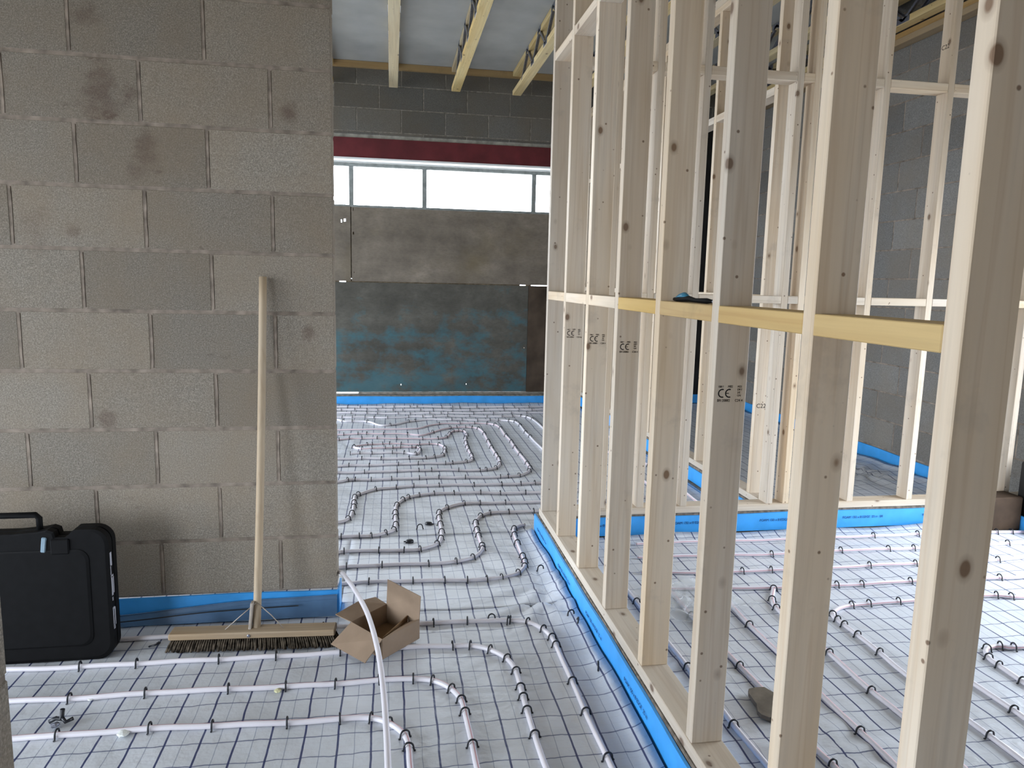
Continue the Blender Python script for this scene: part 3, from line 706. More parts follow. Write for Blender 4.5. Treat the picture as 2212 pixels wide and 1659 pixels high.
# ------------------------------------------------------------ pipes and clips
PIPES = {
 'a': ('white heating pipe directly in front of the broom, turning down beyond the box', [(-3.2,-0.13,0),(-1.3,-0.285,0),(-1.1,-0.316,0),(-0.868,-0.32,1),(-0.663,-0.327,1),(-0.404,-0.33,1),(-0.181,-0.328,1),(0.042,-0.332,1),(0.322,-0.335,0),(0.448,-0.343,1),(0.519,-0.341,1),(0.591,-0.385,1),(0.646,-0.456,1),(0.66,-0.545,1),(0.656,-0.643,1),(0.653,-0.712,1),(0.651,-0.786,1),(0.651,-0.923,1),(0.654,-1.07,0),(0.674,-1.3,0),(0.674,-1.7,0),(0.674,-2.6,0)], 'the pipe in front of the broom'),
 'b': ('white heating pipe, middle of the three crossing the left foreground floor', [(-3.2,-0.4,0),(-1.6,-0.47,0),(-0.995,-0.51,0),(-0.804,-0.524,1),(-0.563,-0.53,1),(-0.322,-0.539,1),(-0.14,-0.542,1),(0.025,-0.546,1),(0.172,-0.544,1),(0.295,-0.548,1),(0.366,-0.565,1),(0.421,-0.621,1),(0.45,-0.692,1),(0.452,-0.765,1),(0.458,-0.942,1),(0.459,-1.044,0),(0.479,-1.3,0),(0.479,-1.8,0),(0.479,-2.6,0)], 'the pipe second in front of the broom'),
 'c': ('white heating pipe nearest the front left, bending beside the loose pipe', [(-3.2,-0.66,0),(-1.6,-0.72,0),(-0.889,-0.721,0),(-0.769,-0.728,1),(-0.51,-0.732,1),(-0.309,-0.74,1),(-0.107,-0.745,1),(0.061,-0.745,1),(0.156,-0.747,1),(0.217,-0.787,1),(0.264,-0.856,1),(0.272,-0.928,1),(0.272,-1.019,0),(0.292,-1.3,0),(0.292,-2.6,0)], 'the foremost left pipe'),
 'd': ('white heating pipe behind the broom head and box, then along the blue strip', [(-3.2,-0.1,0),(-1.1,-0.12,0),(-0.654,-0.149,0),(-0.287,-0.138,0),(-0.133,-0.114,1),(-0.043,-0.121,1),(0.064,-0.126,0),(0.32,-0.14,0),(0.383,-0.148,1),(0.531,-0.141,1),(0.705,-0.153,1),(0.773,-0.182,1),(0.818,-0.247,1),(0.839,-0.318,1),(0.841,-0.381,1),(0.842,-0.622,1),(0.838,-0.828,1),(0.844,-1.04,1),(0.844,-1.095,0),(0.864,-1.3,0),(0.864,-1.8,0),(0.864,-2.6,0)], 'the pipe behind the broom and along the blue strip'),
 'e': ('white heating pipe loop nearest the box, ending by the corner of the blue strip', [(-1.5,0.279,0),(-0.4,0.279,0),(-0.009,0.279,0),(0.122,0.278,1),(0.312,0.273,1),(0.46,0.268,1),(0.562,0.263,1),(0.653,0.26,1),(0.732,0.266,1),(0.815,0.307,1),(0.86,0.376,1),(0.867,0.43,1),(0.87,0.502,1),(0.876,0.699,1),(0.88,0.82,1),(0.892,0.928,1),(0.93,0.965,0),(0.971,0.982,0)], 'the pipe loop nearest the box'),
 'f': ('white heating pipe whose bend is second from the box', [(-1.5,0.47,0),(-0.4,0.47,0),(-0.022,0.47,0),(0.006,0.48,1),(0.183,0.481,1),(0.398,0.481,1),(0.53,0.482,1),(0.633,0.535,1),(0.689,0.639,1),(0.686,0.692,1),(0.686,0.84,1),(0.686,0.928,1),(0.69,1.041,1),(0.729,1.158,1),(0.797,1.208,1),(0.918,1.22,1),(1.067,1.217,1),(1.3,1.23,0),(1.85,1.24,0)], 'the second pipe loop beyond the box'),
 'g': ('white heating pipe bending just right of the two black caps on the floor', [(-1.5,0.664,0),(-0.4,0.664,0),(-0.035,0.664,0),(-0.021,0.679,1),(0.153,0.669,1),(0.283,0.673,1),(0.37,0.669,1),(0.462,0.742,1),(0.484,0.823,1),(0.493,0.918,1),(0.493,1.04,1),(0.493,1.158,1),(0.495,1.26,1),(0.553,1.354,1),(0.656,1.413,1),(0.767,1.416,1),(0.921,1.409,1),(1.2,1.42,0),(1.85,1.44,0)], 'the pipe right of the two black caps'),
 'h': ('white heating pipe bending just left of the two black caps on the floor', [(-1.5,0.877,0),(-0.4,0.877,0),(-0.05,0.877,1),(0.049,0.886,1),(0.117,0.883,1),(0.188,0.919,1),(0.241,0.973,1),(0.245,1.075,1),(0.244,1.193,1),(0.242,1.284,1),(0.247,1.426,1),(0.289,1.523,1),(0.324,1.572,1),(0.399,1.613,1),(0.494,1.624,1),(0.625,1.626,1),(0.785,1.625,1),(0.928,1.613,1),(1.096,1.612,1),(1.3,1.62,0),(1.85,1.64,0)], 'the pipe left of the two black caps'),
 'i': ('white heating pipe with its bend close to the right edge of the block wall', [(-1.5,1.117,0),(-0.6,1.117,0),(-0.079,1.117,0),(-0.016,1.185,1),(-0.007,1.285,1),(-0.004,1.401,1),(-0.006,1.487,1),(-0.01,1.602,1),(0.004,1.667,1),(0.105,1.783,1),(0.245,1.814,1),(0.371,1.824,1),(0.542,1.818,1),(0.761,1.814,1),(0.958,1.812,1),(1.091,1.816,1),(1.184,1.811,1),(1.4,1.83,0),(1.85,1.84,0)], 'the pipe bending beside the block wall end'),
 'j': ('third heating pipe loop from the right in the far room', [(-1.5,1.95,0),(-0.6,1.95,0),(-0.139,1.95,0),(-0.077,2.006,1),(-0.028,2.014,1),(0.088,2.008,1),(0.225,2.012,1),(0.406,2.013,1),(0.551,2.017,1),(0.739,2.008,1),(0.979,2.007,1),(1.036,2.009,1),(1.122,2.018,1),(1.217,2.128,1),(1.239,2.232,1),(1.236,2.341,1),(1.232,2.614,1),(1.231,2.87,1),(1.238,3.101,1),(1.228,3.35,1),(1.233,3.676,1),(1.211,3.852,1),(1.13,3.916,1),(1.005,3.923,1),(0.869,3.929,1),(0.668,3.921,1),(0.565,3.855,0),(0.479,3.716,0),(0.321,3.686,0),(-0.5,3.686,0),(-1.5,3.686,0)], 'the third loop from the right in the far room'),
 'k': ('fourth heating pipe loop from the right in the far room, with a clipped straight side', [(-1.5,2.204,0),(-0.6,2.204,0),(-0.148,2.204,1),(0.039,2.205,1),(0.256,2.205,1),(0.417,2.202,1),(0.501,2.213,1),(0.697,2.204,1),(0.853,2.199,1),(0.904,2.205,1),(0.992,2.251,1),(1.031,2.357,1),(1.044,2.508,1),(1.04,2.649,1),(1.037,2.883,1),(1.037,3.114,1),(1.048,3.413,1),(1.033,3.658,1),(0.969,3.701,1),(0.901,3.716,1),(0.826,3.715,1),(0.752,3.713,1),(0.589,3.546,1),(0.488,3.394,0),(0.361,3.479,1),(0.156,3.465,1),(0.001,3.49,1),(-0.07,3.489,1),(-0.21,3.487,1),(-0.6,3.487,0),(-1.5,3.487,0)], 'the fourth loop from the right in the far room'),
 'l': ('fifth heating pipe loop from the right in the far room, narrow and tightly clipped', [(-1.5,2.394,0),(-0.6,2.394,0),(-0.17,2.394,0),(-0.092,2.417,1),(0.064,2.405,1),(0.266,2.404,1),(0.425,2.403,1),(0.618,2.407,1),(0.674,2.414,1),(0.784,2.443,1),(0.844,2.523,1),(0.845,2.662,1),(0.841,2.809,1),(0.839,2.941,1),(0.845,3.102,1),(0.857,3.271,1),(0.886,3.396,1),(0.885,3.556,1),(0.831,3.575,1),(0.768,3.562,1),(0.732,3.458,1),(0.706,3.33,1),(0.619,3.276,1),(0.486,3.284,1),(0.273,3.282,1),(0.102,3.293,1),(-0.024,3.301,1),(-0.132,3.307,1),(-0.225,3.265,1),(-0.6,3.265,0),(-1.5,3.265,0)], 'the tightly clipped fifth loop in the far room'),
 'm': ('short heating pipe loop in the middle of the far room floor', [(-1.5,2.599,0),(-0.6,2.599,0),(-0.185,2.599,0),(-0.014,2.613,1),(0.151,2.585,1),(0.351,2.578,1),(0.484,2.596,1),(0.557,2.623,1),(0.627,2.678,1),(0.646,2.802,1),(0.657,2.909,1),(0.623,3.046,1),(0.537,3.075,1),(0.454,3.057,1),(0.3,3.077,1),(0.206,3.092,1),(0.145,3.091,1),(0.07,3.082,1),(0.024,3.085,1),(-0.087,3.025,1)], 'the short loop mid floor in the far room'),
 'n': ('innermost small heating pipe loop on the far room floor', [(-0.098,2.758,1),(-0.022,2.765,1),(0.068,2.767,1),(0.226,2.756,1),(0.327,2.761,1),(0.421,2.693,1),(0.451,2.836,1),(0.44,2.946,1),(0.385,2.936,1),(0.295,2.947,1),(0.236,2.937,1),(0.171,2.933,1),(0.069,2.927,1),(-0.024,2.925,1),(-0.086,3.003,1)], 'the innermost loop in the far room'),
 'p': ('second heating pipe loop from the right in the far room', [(-1.5,4.202,0),(-0.299,4.202,0),(-0.248,4.058,1),(-0.151,4.059,1),(0.009,4.051,1),(0.107,3.85,0),(0.209,3.874,1),(0.373,4.045,1),(0.445,4.085,1),(0.591,4.129,0),(0.813,4.106,1),(0.911,4.114,1),(1.054,4.088,1),(1.183,4.088,1),(1.277,4.096,1),(1.368,4.047,1),(1.428,3.982,1),(1.439,3.781,1),(1.434,3.497,1),(1.44,3.286,1),(1.448,2.993,0),(1.46,2.75,0),(1.46,2.45,0)], 'the second loop from the right in the far room'),
 'q': ('rightmost heating pipe loop in the far room, half hidden by the first stud', [(-1.5,4.296,0),(-0.307,4.296,0),(-0.264,4.296,1),(-0.156,4.279,1),(-0.044,4.286,1),(0.053,4.269,1),(0.185,4.244,1),(0.385,4.287,1),(0.525,4.281,1),(0.635,4.269,1),(0.778,4.282,1),(0.996,4.286,1),(1.171,4.278,1),(1.332,4.258,1),(1.436,4.273,1),(1.525,4.269,1),(1.589,4.213,1),(1.617,4.08,1),(1.625,3.873,0),(1.64,3.5,0),(1.64,2.9,0)], 'far pipe'),
 'r': ('straight heating pipe, third row from the far blue strip', [(-1.5,4.507,0),(-0.75,4.507,0),(-0.199,4.507,1),(-0.027,4.5,1),(0.072,4.496,1),(0.289,4.487,1),(0.408,4.482,1),(0.608,4.473,1),(0.722,4.469,1),(0.804,4.465,1),(1.052,4.455,1),(1.257,4.446,1),(1.451,4.438,1),(1.606,4.432,1),(2,4.487,0)], 'far pipe'),
 's': ('straight heating pipe, second row from the far blue strip', [(-1.5,4.694,0),(-0.75,4.694,0),(-0.309,4.694,1),(-0.165,4.688,1),(-0.039,4.684,1),(0.081,4.679,1),(0.234,4.673,1),(0.336,4.669,1),(0.515,4.662,1),(0.663,4.657,1),(0.851,4.649,1),(1.033,4.642,1),(1.204,4.636,1),(1.402,4.628,1),(1.561,4.622,1),(1.707,4.617,1),(2,4.671,0)], 'far pipe'),
 't': ('straight heating pipe closest to the far blue strip', [(-1.5,4.876,0),(-0.75,4.876,0),(-0.251,4.876,1),(-0.11,4.871,1),(0.13,4.862,1),(0.247,4.858,1),(0.423,4.852,1),(0.496,4.85,1),(0.766,4.84,1),(0.873,4.836,1),(0.946,4.834,1),(1.14,4.827,1),(1.437,4.816,1),(1.553,4.812,1),(1.71,4.807,1),(2,4.857,0)], 'far pipe'),
 'R1': ('white heating pipe starting with a short bend beside the seventh stud', [(1.946,-0.002,1),(1.883,-0.096,1),(1.85,-0.187,1),(1.859,-0.565,1),(1.857,-0.819,1),(1.864,-0.95,0),(1.864,-1.7,0),(1.864,-2.6,0)], 'the short-bend pipe beside the seventh stud'),
 'R2': ('white heating pipe of the right room with four close clips right of the seventh stud', [(3.7,-0.2,0),(3.009,-0.219,1),(2.94,-0.177,1),(2.511,-0.178,0),(2.451,-0.181,1),(2.3,-0.183,1),(2.202,-0.19,1),(2.109,-0.226,0),(2.058,-0.275,1),(2.058,-0.322,1),(2.055,-0.366,1),(2.053,-0.458,1),(2.057,-0.597,1),(2.047,-0.739,0),(2.063,-1.097,1),(2.063,-1.75,0),(2.063,-2.6,0)], 'the pipe with four close clips in the right room'),
 'R3': ('straight white heating pipe emerging from under the clear plastic film', [(1.681,0.028,0),(1.677,-0.148,0),(1.666,-0.319,1),(1.668,-0.507,0),(1.671,-0.828,0),(1.669,-1.017,1),(1.669,-1.18,0),(1.669,-1.5,0),(1.669,-2.6,0)], 'the pipe coming from under the plastic film'),
 'R4': ('white heating pipe passing beside the broken piece of board', [(1.462,0.053,0),(1.46,-0.199,1),(1.473,-0.622,1),(1.479,-0.815,0),(1.474,-1.102,0),(1.485,-1.158,1),(1.485,-1.6,0),(1.485,-2.6,0)], 'the pipe beside the broken board'),
 'R5': ('white heating pipe nearest the row of studs in the right room', [(1.271,0.159,0),(1.271,-0.058,1),(1.278,-0.433,0),(1.276,-0.6,1),(1.285,-0.904,0),(1.283,-0.947,1),(1.296,-1.126,0),(1.296,-1.5,0),(1.296,-2.6,0)], 'the right room pipe nearest the studs'),
 'R6': ('white heating pipe with a tight bend right of the nearest stud', [(3.6,-0.62,0),(2.622,-0.619,1),(2.581,-0.581,1),(2.504,-0.597,1),(2.451,-0.666,1),(2.45,-0.722,1),(2.441,-0.83,1),(2.429,-0.919,0),(2.429,-1.7,0),(2.429,-2.6,0)], 'the tight bend right of the nearest stud'),
 'R7': ('straight white heating pipe right of the nearest stud at the frame edge', [(2.248,-0.786,0),(2.253,-1,1),(2.242,-1.089,0),(2.242,-1.7,0),(2.242,-2.6,0)], 'the straight pipe right of the nearest stud'),
 'R8': ('white heating pipe closest to the blue strip of the cross wall', [(3.922,0.591,0),(3.755,0.586,1),(3.666,0.591,1),(3.16,0.61,1),(2.902,0.609,1),(2.669,0.602,0),(2.348,0.62,0),(2.101,0.626,0),(1.5,0.62,0)], 'the pipe closest to the cross wall strip'),
 'R9': ('second white heating pipe out from the cross wall in the right room', [(3.747,0.416,0),(3.55,0.417,1),(2.999,0.411,1),(2.834,0.405,1),(2.551,0.413,1),(2.154,0.413,1),(1.998,0.421,0),(1.45,0.45,0)], 'the second pipe out from the cross wall'),
 'R10': ('third white heating pipe out from the cross wall in the right room', [(3.55,0.22,0),(3.337,0.216,1),(2.83,0.211,1),(2.594,0.214,1),(2.388,0.209,0),(2.037,0.207,1),(1.903,0.206,1),(1.789,0.203,0),(1.4,0.27,0)], 'the third pipe out from the cross wall'),
 'R11': ('fourth white heating pipe out from the cross wall in the right room', [(3.331,0.001,0),(3.148,-0.002,1),(2.65,0.016,1),(2.402,0.019,1),(2.282,0.018,1),(2.177,0.018,0),(1.995,0.003,0),(1.4,0.08,0)], 'the fourth pipe out from the cross wall'),
 'R13': ('white heating pipe beside the kerb of the second partition, behind the studs', [(2.16,0.94,0),(2.15,1.2,1),(2.16,1.6,1),(2.15,2.2,1),(2.16,3.3,0)], 'the pipe along the kerb of the second partition'),
 'R14': ('white heating pipe one row away from the kerb of the second partition', [(1.98,0.94,0),(1.97,1.3,1),(1.98,1.7,1),(1.97,2.3,1),(1.98,3.3,0)], 'the pipe one row from the kerb of the second partition'),
}
PR = .0090
def clip_mesh():
    bm = NB(); r = .0125
    pts = [Vector((-.0185, 0, .002)), Vector((-.0145, 0, .0015)), Vector((-.0132, 0, .008))]
    pts += [Vector((r*math.cos(math.radians(a)), 0, .0125+r*math.sin(math.radians(a)))) for a in range(180, -1, -20)]
    pts += [Vector((.0132, 0, .008)), Vector((.0145, 0, .0015)), Vector((.0185, 0, .002))]
    tube(bm, pts, .0027, 6)
    for s in (-1, 1):
        tube(bm, [Vector((s*.0145, 0, .003)), Vector((s*.0145, 0, -.008))], .002, 5, radii=[.0022, .0008])
    bmesh.ops.recalc_face_normals(bm, faces=bm.faces)
    me = bpy.data.meshes.new('pipe_clip'); bm.to_mesh(me); bm.free(); me.materials.append(NAVY)
    return me
CLIP = clip_mesh()
def add_clip(x, y, ang, label, group, tilt=(0, 0), z=0, s=1.0):
    o = bpy.data.objects.new('pipe_clip', CLIP); COL.objects.link(o)
    o.location = (x, y, hgt(x, y)+z-.002); o.rotation_euler = (tilt[0], tilt[1], ang); o.scale = (s*1.1, s*1.15, s*1.08)
    return tag(o, label, 'pipe clip', group)
far_rows = []
GL = {k: v[2] for k, v in PIPES.items()}
for key, (label, pts, short) in PIPES.items():
    P = [Vector((x, y, 0)) for x, y, c in pts]
    sm = []
    for p in chaikin(P, 1) if len(P) > 3 else P: sm.append(p)
    sm = chaikin(sm, 2)
    # resample so the pipe follows the floor
    out = [sm[0]]
    for p in sm[1:]:
        d = (p-out[-1]).length
        n = max(1, int(d/.12))
        if d < .008: continue
        a = out[-1].copy()
        out += [a+(p-a)*(i+1)/n for i in range(n)]
    for p in out: p.z = hgt(p.x, p.y)+PR-.0025
    org = out[len(out)//2].copy(); org.z = 0
    bm = NB(); tube(bm, [p-org for p in out], PR, 12, stripe=(3,) if key in 'bR1R3R4c' else (5,))
    o = finish(bm, 'heating_pipe', [PIPE, PINK], None, org)
    tag(o, label, 'heating pipe', 'underfloor heating pipes')
    for i, (x, y, c) in enumerate(pts):
        if not c: continue
        a = Vector(pts[max(i-1, 0)][:2]); b = Vector(pts[min(i+1, len(pts)-1)][:2]); d = b-a
        ang = math.atan2(d.y, d.x)+math.pi/2+random.uniform(-.12, .12)
        # the smoothed pipe cuts corners slightly: put the clip on the nearest pipe point
        q = min(out, key=lambda p: (p.x-x)**2+(p.y-y)**2)
        if key in ('r', 's', 't', 'q'): far_rows.append((q.x, q.y, ang)); continue
        add_clip(q.x, q.y, ang, 'black arched clip pinning down '+short, 'clips on '+short)
bm = NB()
for x, y, ang in far_rows:
    m = Matrix.Translation((x, y, hgt(x, y)-.002)) @ Matrix.Rotation(ang, 4, 'Z')
    t_ = bmesh.new(); t_.from_mesh(CLIP); t_.transform(m)
    tm = bpy.data.meshes.new('t'); t_.to_mesh(tm); t_.free(); bm.from_mesh(tm); bpy.data.meshes.remove(tm)
tag(finish(bm, 'pipe_clips', NAVY), 'tiny black clips on the farthest pipes before the far blue strip', 'pipe clip', None, 'stuff')
# loose clips
for x, y, ang, tl, lab in ((.625, -.140, .2, (-.2, 0), 'loose black clip standing on the pipe right of the cardboard box'),
                           (.688, -.168, 1.2, (0, 0), 'loose black clip just right of the one standing on the pipe'),
                           (.955, -.150, .3, (0, 0), 'loose black clip stuck at the membrane edge by the blue strip'),
                           (.962, -.215, 1.4, (.3, 0), 'loose black clip lying beside the blue strip, nearer than the stuck one'),
                           (.955, -.556, 1.3, (0, .2), 'loose black clip by the blue strip in front of the fifth stud'),
                           (.376, .985, .1, (0, 0), 'loose black clip between the two black caps'),
                           (.925, .33, .2, (0, 0), 'loose black clip in the wrinkled membrane near the first studs'),
                           (-.655, -.19, .9, (1.2, 0), 'flat black clip lying left of the broom bristles')):
    add_clip(x, y, ang, lab, None, tl, .004, 1.05)

# ------------------------------------------------------------ long loose pipe arching over the box
pts = [Vector(p) for p in ((-.9, .42, .012), (-.35, .33, .03), (-.08, .22, .10), (.012, .03, .165), (.050, -.13, .200), (.092, -.302, .222), (.141, -.514, .233), (.177, -.738, .229), (.196, -.937, .221), (.206, -1.097, .205), (.212, -1.24, .178), (.216, -1.45, .12), (.22, -1.7, .05), (.22, -2.0, .016), (.2, -2.6, .012))]
org = Vector((.15, -.5, 0)); bm = NB(); tube(bm, catmull([p-org for p in pts], 8), .0085, 14)
tag(finish(bm, 'loose_pipe', [PIPE], None, org), 'long loose white plastic pipe arching out from the wall end over the cardboard box', 'plastic pipe')

# ------------------------------------------------------------ broom
br = empty('push_broom', (-.285, -.235, 0), (0, 0, -.055)); tag(br, 'wide wooden push broom leaning with its handle against the block wall', 'broom')
bm = NB(); box(bm, -.300, .298, -.034, .034, 0, .024, .004); hd_ = finish(bm, 'head', wood('dirty_broom_wood', 0, (.36, .29, .215), False, .25), br, (0, 0, .046))
bm = NB()
bm2 = random.Random(3)
for i in range(74):
    for j_ in range(5):
        x = -.288+i*.576/73; y = -.026+j_*.013
        o0 = Vector((x, y, .047)); spl = (x/.29)
        e = Vector((x+spl*.018+bm2.uniform(-.004, .004), y*1.25-.002+bm2.uniform(-.004, .003), .001+bm2.uniform(0, .004)))
        tube(bm, [o0, (o0+e)/2+Vector((0, 0, .002)), e], .004, 5, cap=True, radii=[.0028, .0038, .0046])
box(bm, -.280, .280, -.018, .018, .004, .047)
finish(bm, 'bristles', BRIS, br)
bm = NB(); A = Vector((.004, .012, .052)); B = Vector((.016, .210, 1.372))
hp = [A+(B-A)*t + Vector((.004*math.sin(t*3.1), 0, 0)) for t in [i/14 for i in range(15)]]
tube(bm, hp, .0145, 14); finish(bm, 'handle', wood('broom_handle_wood', 2, (.50, .40, .28), False, .15), br)
for s in (-1, 1):
    bm = NB(); tube(bm, [Vector((.006, .016, .165)), Vector((s*.055+.006, .002, .120)), Vector((s*.105, -.005, .071))], .0018, 6); finish(bm, 'brace', STAY, br)
bm = NB(); obox(bm, Matrix.Translation((-.012, .004, .115)) @ Matrix.Rotation(.10, 4, 'Y'), .010, .024, .115, .002)
finish(bm, 'bracket', STAY, br)
bm = NB(); lathe(bm, [(.006, 0), (.006, .002), (.003, .003)], (0, 0, 0), 10); o = finish(bm, 'bolt', STEEL, hd_, (-.014, -.034, .012), (H, 0, 0))

# ------------------------------------------------------------ black tool case
cs_ = empty('tool_case', (-1.108, -.232, 0)); tag(cs_, 'large black plastic tool case standing against the block wall', 'tool case')
def rounded_outline(w, h, r, n=7, notch=True):
    pts = []
    for cx, cz, a0 in ((w/2-r, r, -90), (w/2-r, h-r, 0), (-w/2+r, h-r, 90), (-w/2+r, r, 180)):
        for i in range(n+1):
            a = math.radians(a0+90*i/n); pts.append((cx+r*math.cos(a), cz+r*math.sin(a)))
        if notch and a0 == 0:      # latch recesses along the top edge, going left
            for x, d in ((.235, 0), (.225, -.014), (.205, -.026), (.175, -.026), (.170, -.006), (.150, .002), (.12, -.004), (.04, -.010), (-.04, -.010), (-.12, -.004), (-.150, .002), (-.170, -.006), (-.175, -.026), (-.205, -.026), (-.225, -.014), (-.235, 0)):
                pts.append((x, h+d))
    return pts
def slab(bm, pts, y0, y1, inset=.006):
    n = len(pts); cx = 0; cz = sum(p[1] for p in pts)/n
    def ring(y, k): return [bm.verts.new((cx+(x-cx)*k, y, cz+(z-cz)*k)) for x, z in pts]
    r = [ring(y0, .965), ring(y0+inset, 1), ring(y1-inset, 1), ring(y1, .965)]
    for a, b in zip(r, r[1:]):
        for k in range(n): bm.faces.new((a[k], a[(k+1) % n], b[(k+1) % n], b[k]))
    bm.faces.new(r[0][::-1]); bm.faces.new(r[-1])
o1 = rounded_outline(.69, .485, .055)
bm = NB(); slab(bm, o1, -.036, -.001, .003); finish(bm, 'front_shell', BLACK, cs_)
bm = NB(); slab(bm, o1, .001, .036, .003); finish(bm, 'back_shell', BLACK, cs_)
bm = NB(); slab(bm, rounded_outline(.56, .36, .04, notch=False), -.040, -.034, .002); finish(bm, 'front_panel', BLACK, cs_, (0, 0, .055))
hx = .113
bm = NB()
tube(bm, [Vector((-hx, 0, .465)), Vector((-hx, 0, .52)), Vector((-hx+.01, 0, .532)), Vector((hx-.01, 0, .532)), Vector((hx, 0, .52)), Vector((hx, 0, .465))], .011, 8)
finish(bm, 'carry_handle', BLACK, cs_)
for x in (-.19, .19):
    bm = NB(); box(bm, x-.03, x+.03, -.044, -.030, .40, .455, .004); finish(bm, 'latch', BLACK, cs_)
for (x, z) in ((.235, .35), (.245, .11), (-.235, .35), (-.245, .11)):
    bm = NB(); lathe(bm, [(.028, 0), (.028, .003), (.022, .003), (.022, .001), (.0, .001)], (0, 0, 0), 20); finish(bm, 'moulded_ring', BLACK, cs_, (x, -.036, z), (H, 0, 0))
bm = NB(); obox(bm, Matrix.Translation((.138, -.037, .435)) @ Matrix.Rotation(.12, 4, 'Y'), .016, .01, .055, .003)
w_ = finish(bm, 'highlight_mark', plain('pale_blue_highlight', (.22, .32, .40), .3, .6), cs_); w_['label'] = 'pale blue grey highlight modelled as a small block'  # highlight on the black case, put in as a pale block
# white lettering on the narrow side, worn and unreadable: bars and hooks
bm = NB(); xs = .3455
for y0, y1, z0_, z1_ in ((-.038, -.020, .345, .395), (-.038, -.032, .312, .348), (-.038, -.012, .302, .310), (-.036, -.022, .235, .305), (-.016, -.008, .240, .300), (-.034, -.026, .215, .228), (-.036, -.028, .115, .190), (-.030, -.018, .182, .190), (-.018, -.008, .120, .185), (-.034, -.020, .108, .122)):
    box(bm, xs-.0006, xs+.0006, y0*.8, y1*.8, z0_, z1_)
t = finish(bm, 'side_lettering', plain('worn_white_print', (.42, .42, .47), .6, .3), cs_); t['label'] = 'worn white vertical lettering'

# ------------------------------------------------------------ open cardboard box
bx = empty('cardboard_box', (.193, -.288, .014)); tag(bx, 'small open brown cardboard box under the loose white pipe', 'cardboard box')
Fc, Rc, Bc, Lc = Vector((-.005, -.140, 0)), Vector((.132, .000, 0)), Vector((.009, .145, 0)), Vector((-.121, .008, 0)); HB = .082
def panel(name, q, th=.003, m=CARD, parent=bx):
    bm = NB(); n = (q[1]-q[0]).cross(q[3]-q[0]).normalized()*th/2
    a = [bm.verts.new(p-n) for p in q]; b = [bm.verts.new(p+n) for p in q]
    bm.faces.new(a[::-1]); bm.faces.new(b); k = len(q)
    for i in range(k): bm.faces.new((a[i], a[(i+1) % k], b[(i+1) % k], b[i]))
    return finish(bm, name, m, parent)
U = Vector((0, 0, HB)); e = Vector((0, 0, .006))
for a, b in ((Fc, Rc), (Rc, Bc), (Bc, Lc), (Lc, Fc)): panel('side', [a+e, b+e, b+U, a+U])
panel('bottom', [Fc+e, Rc+e, Bc+e, Lc+e], .004, CARDD)
def flap(a, b, out, up, sk=.012, bend=None):
    d = (b-a).normalized(); A, B = a+U, b+U
    o_ = out+Vector((0, 0, up))
    return panel('flap', [A, B, B+o_-d*sk, A+o_+d*sk*0])
nFL = Vector((-.085, -.065, 0)); 
panel('flap', [Lc+U, Fc+U, Fc+U+Vector((-.060, -.045, -.062)), Lc+U+Vector((-.072, -.050, -.058))])      # front left, folded down
panel('flap', [Bc+U, Lc+U, Lc+U+Vector((-.062, .045, .012)), Bc+U+Vector((-.098, .020, .016))])           # back left, folded out
panel('flap', [Rc+U, Bc+U, Bc+U+Vector((.004, -.004, .105)), Rc+U+Vector((.004, -.014, .098))])            # right back, standing up
panel('flap', [Fc+U, Rc+U, Rc+U+Vector((-.050, .028, -.026)), Fc+U+Vector((-.012, .026, -.030))])          # front right, folded in
panel('flap', [Bc+U+Vector((-.02, -.02, 0)), Bc+U, Bc+U+Vector((-.045, .048, .010)), Bc+U+Vector((-.085, .030, .010))])
panel('divider', [Fc+Vector((.0, .035, .012)), Vector((.085, .040, .012)), Vector((.088, .046, .078)), Fc+Vector((.0, .034, .070))], .004, CARDD)

# ------------------------------------------------------------ litter
def blob(bm, c, r, seed, flat=.6, n=1):
    rnd = random.Random(seed)
    t_ = bmesh.new(); bmesh.ops.create_icosphere(t_, subdivisions=2, radius=1)
    for v in t_.verts: v.co = Vector((v.co.x*r*rnd.uniform(.75, 1.2), v.co.y*r*rnd.uniform(.75, 1.2), v.co.z*r*flat*rnd.uniform(.8, 1.15)))+Vector(c)
    tm = bpy.data.meshes.new('t'); t_.to_mesh(tm); t_.free(); bm.from_mesh(tm); bpy.data.meshes.remove(tm)
def cap(x, y, rot, label, n=2):
    root_bm = NB()
    lathe(root_bm, [(.020, 0), (.021, .003), (.019, .012), (.013, .016), (.004, .017)], (0, 0, 0), 14)
    obox(root_bm, Matrix.Translation((-.020, .004, .006)), .020, .006, .006, .001)
    obox(root_bm, Matrix.Translation((-.016, -.010, .004)), .014, .005, .006, .001)
    o = finish(root_bm, 'broken_fitting', NAVY, None, (x, y, hgt(x, y)-.002), (.12, 0, rot)); o.scale = (1.05, .8, 1)
    return tag(o, label, 'plastic fitting')
cap(.315, .795, .2, 'jagged black plastic cap on the membrane, the nearer of two')
cap(.428, 1.068, 2.8, 'black plastic cap on the membrane, the farther of two')
kn = empty('torn_clip_bundle', (-.785, -.655, hgt(-.78, -.65))); tag(kn, 'small black twisted plastic scrap with a silvery foil bit at lower left', 'plastic scrap')
bm = NB(); tube(bm, [Vector(p) for p in ((-.03, 0, .008), (-.012, .004, .016), (.005, 0, .014), (.008, .004, .045))], .007, 8)
tube(bm, [Vector(p) for p in ((.002, .004, .022), (.020, -.01, .010), (.036, .004, .012))], .006, 8); finish(bm, 'black_scrap', NAVY, kn)
bm = NB(); blob(bm, (-.006, -.018, .008), .013, 4, .6); finish(bm, 'foil_bit', STEEL, kn)
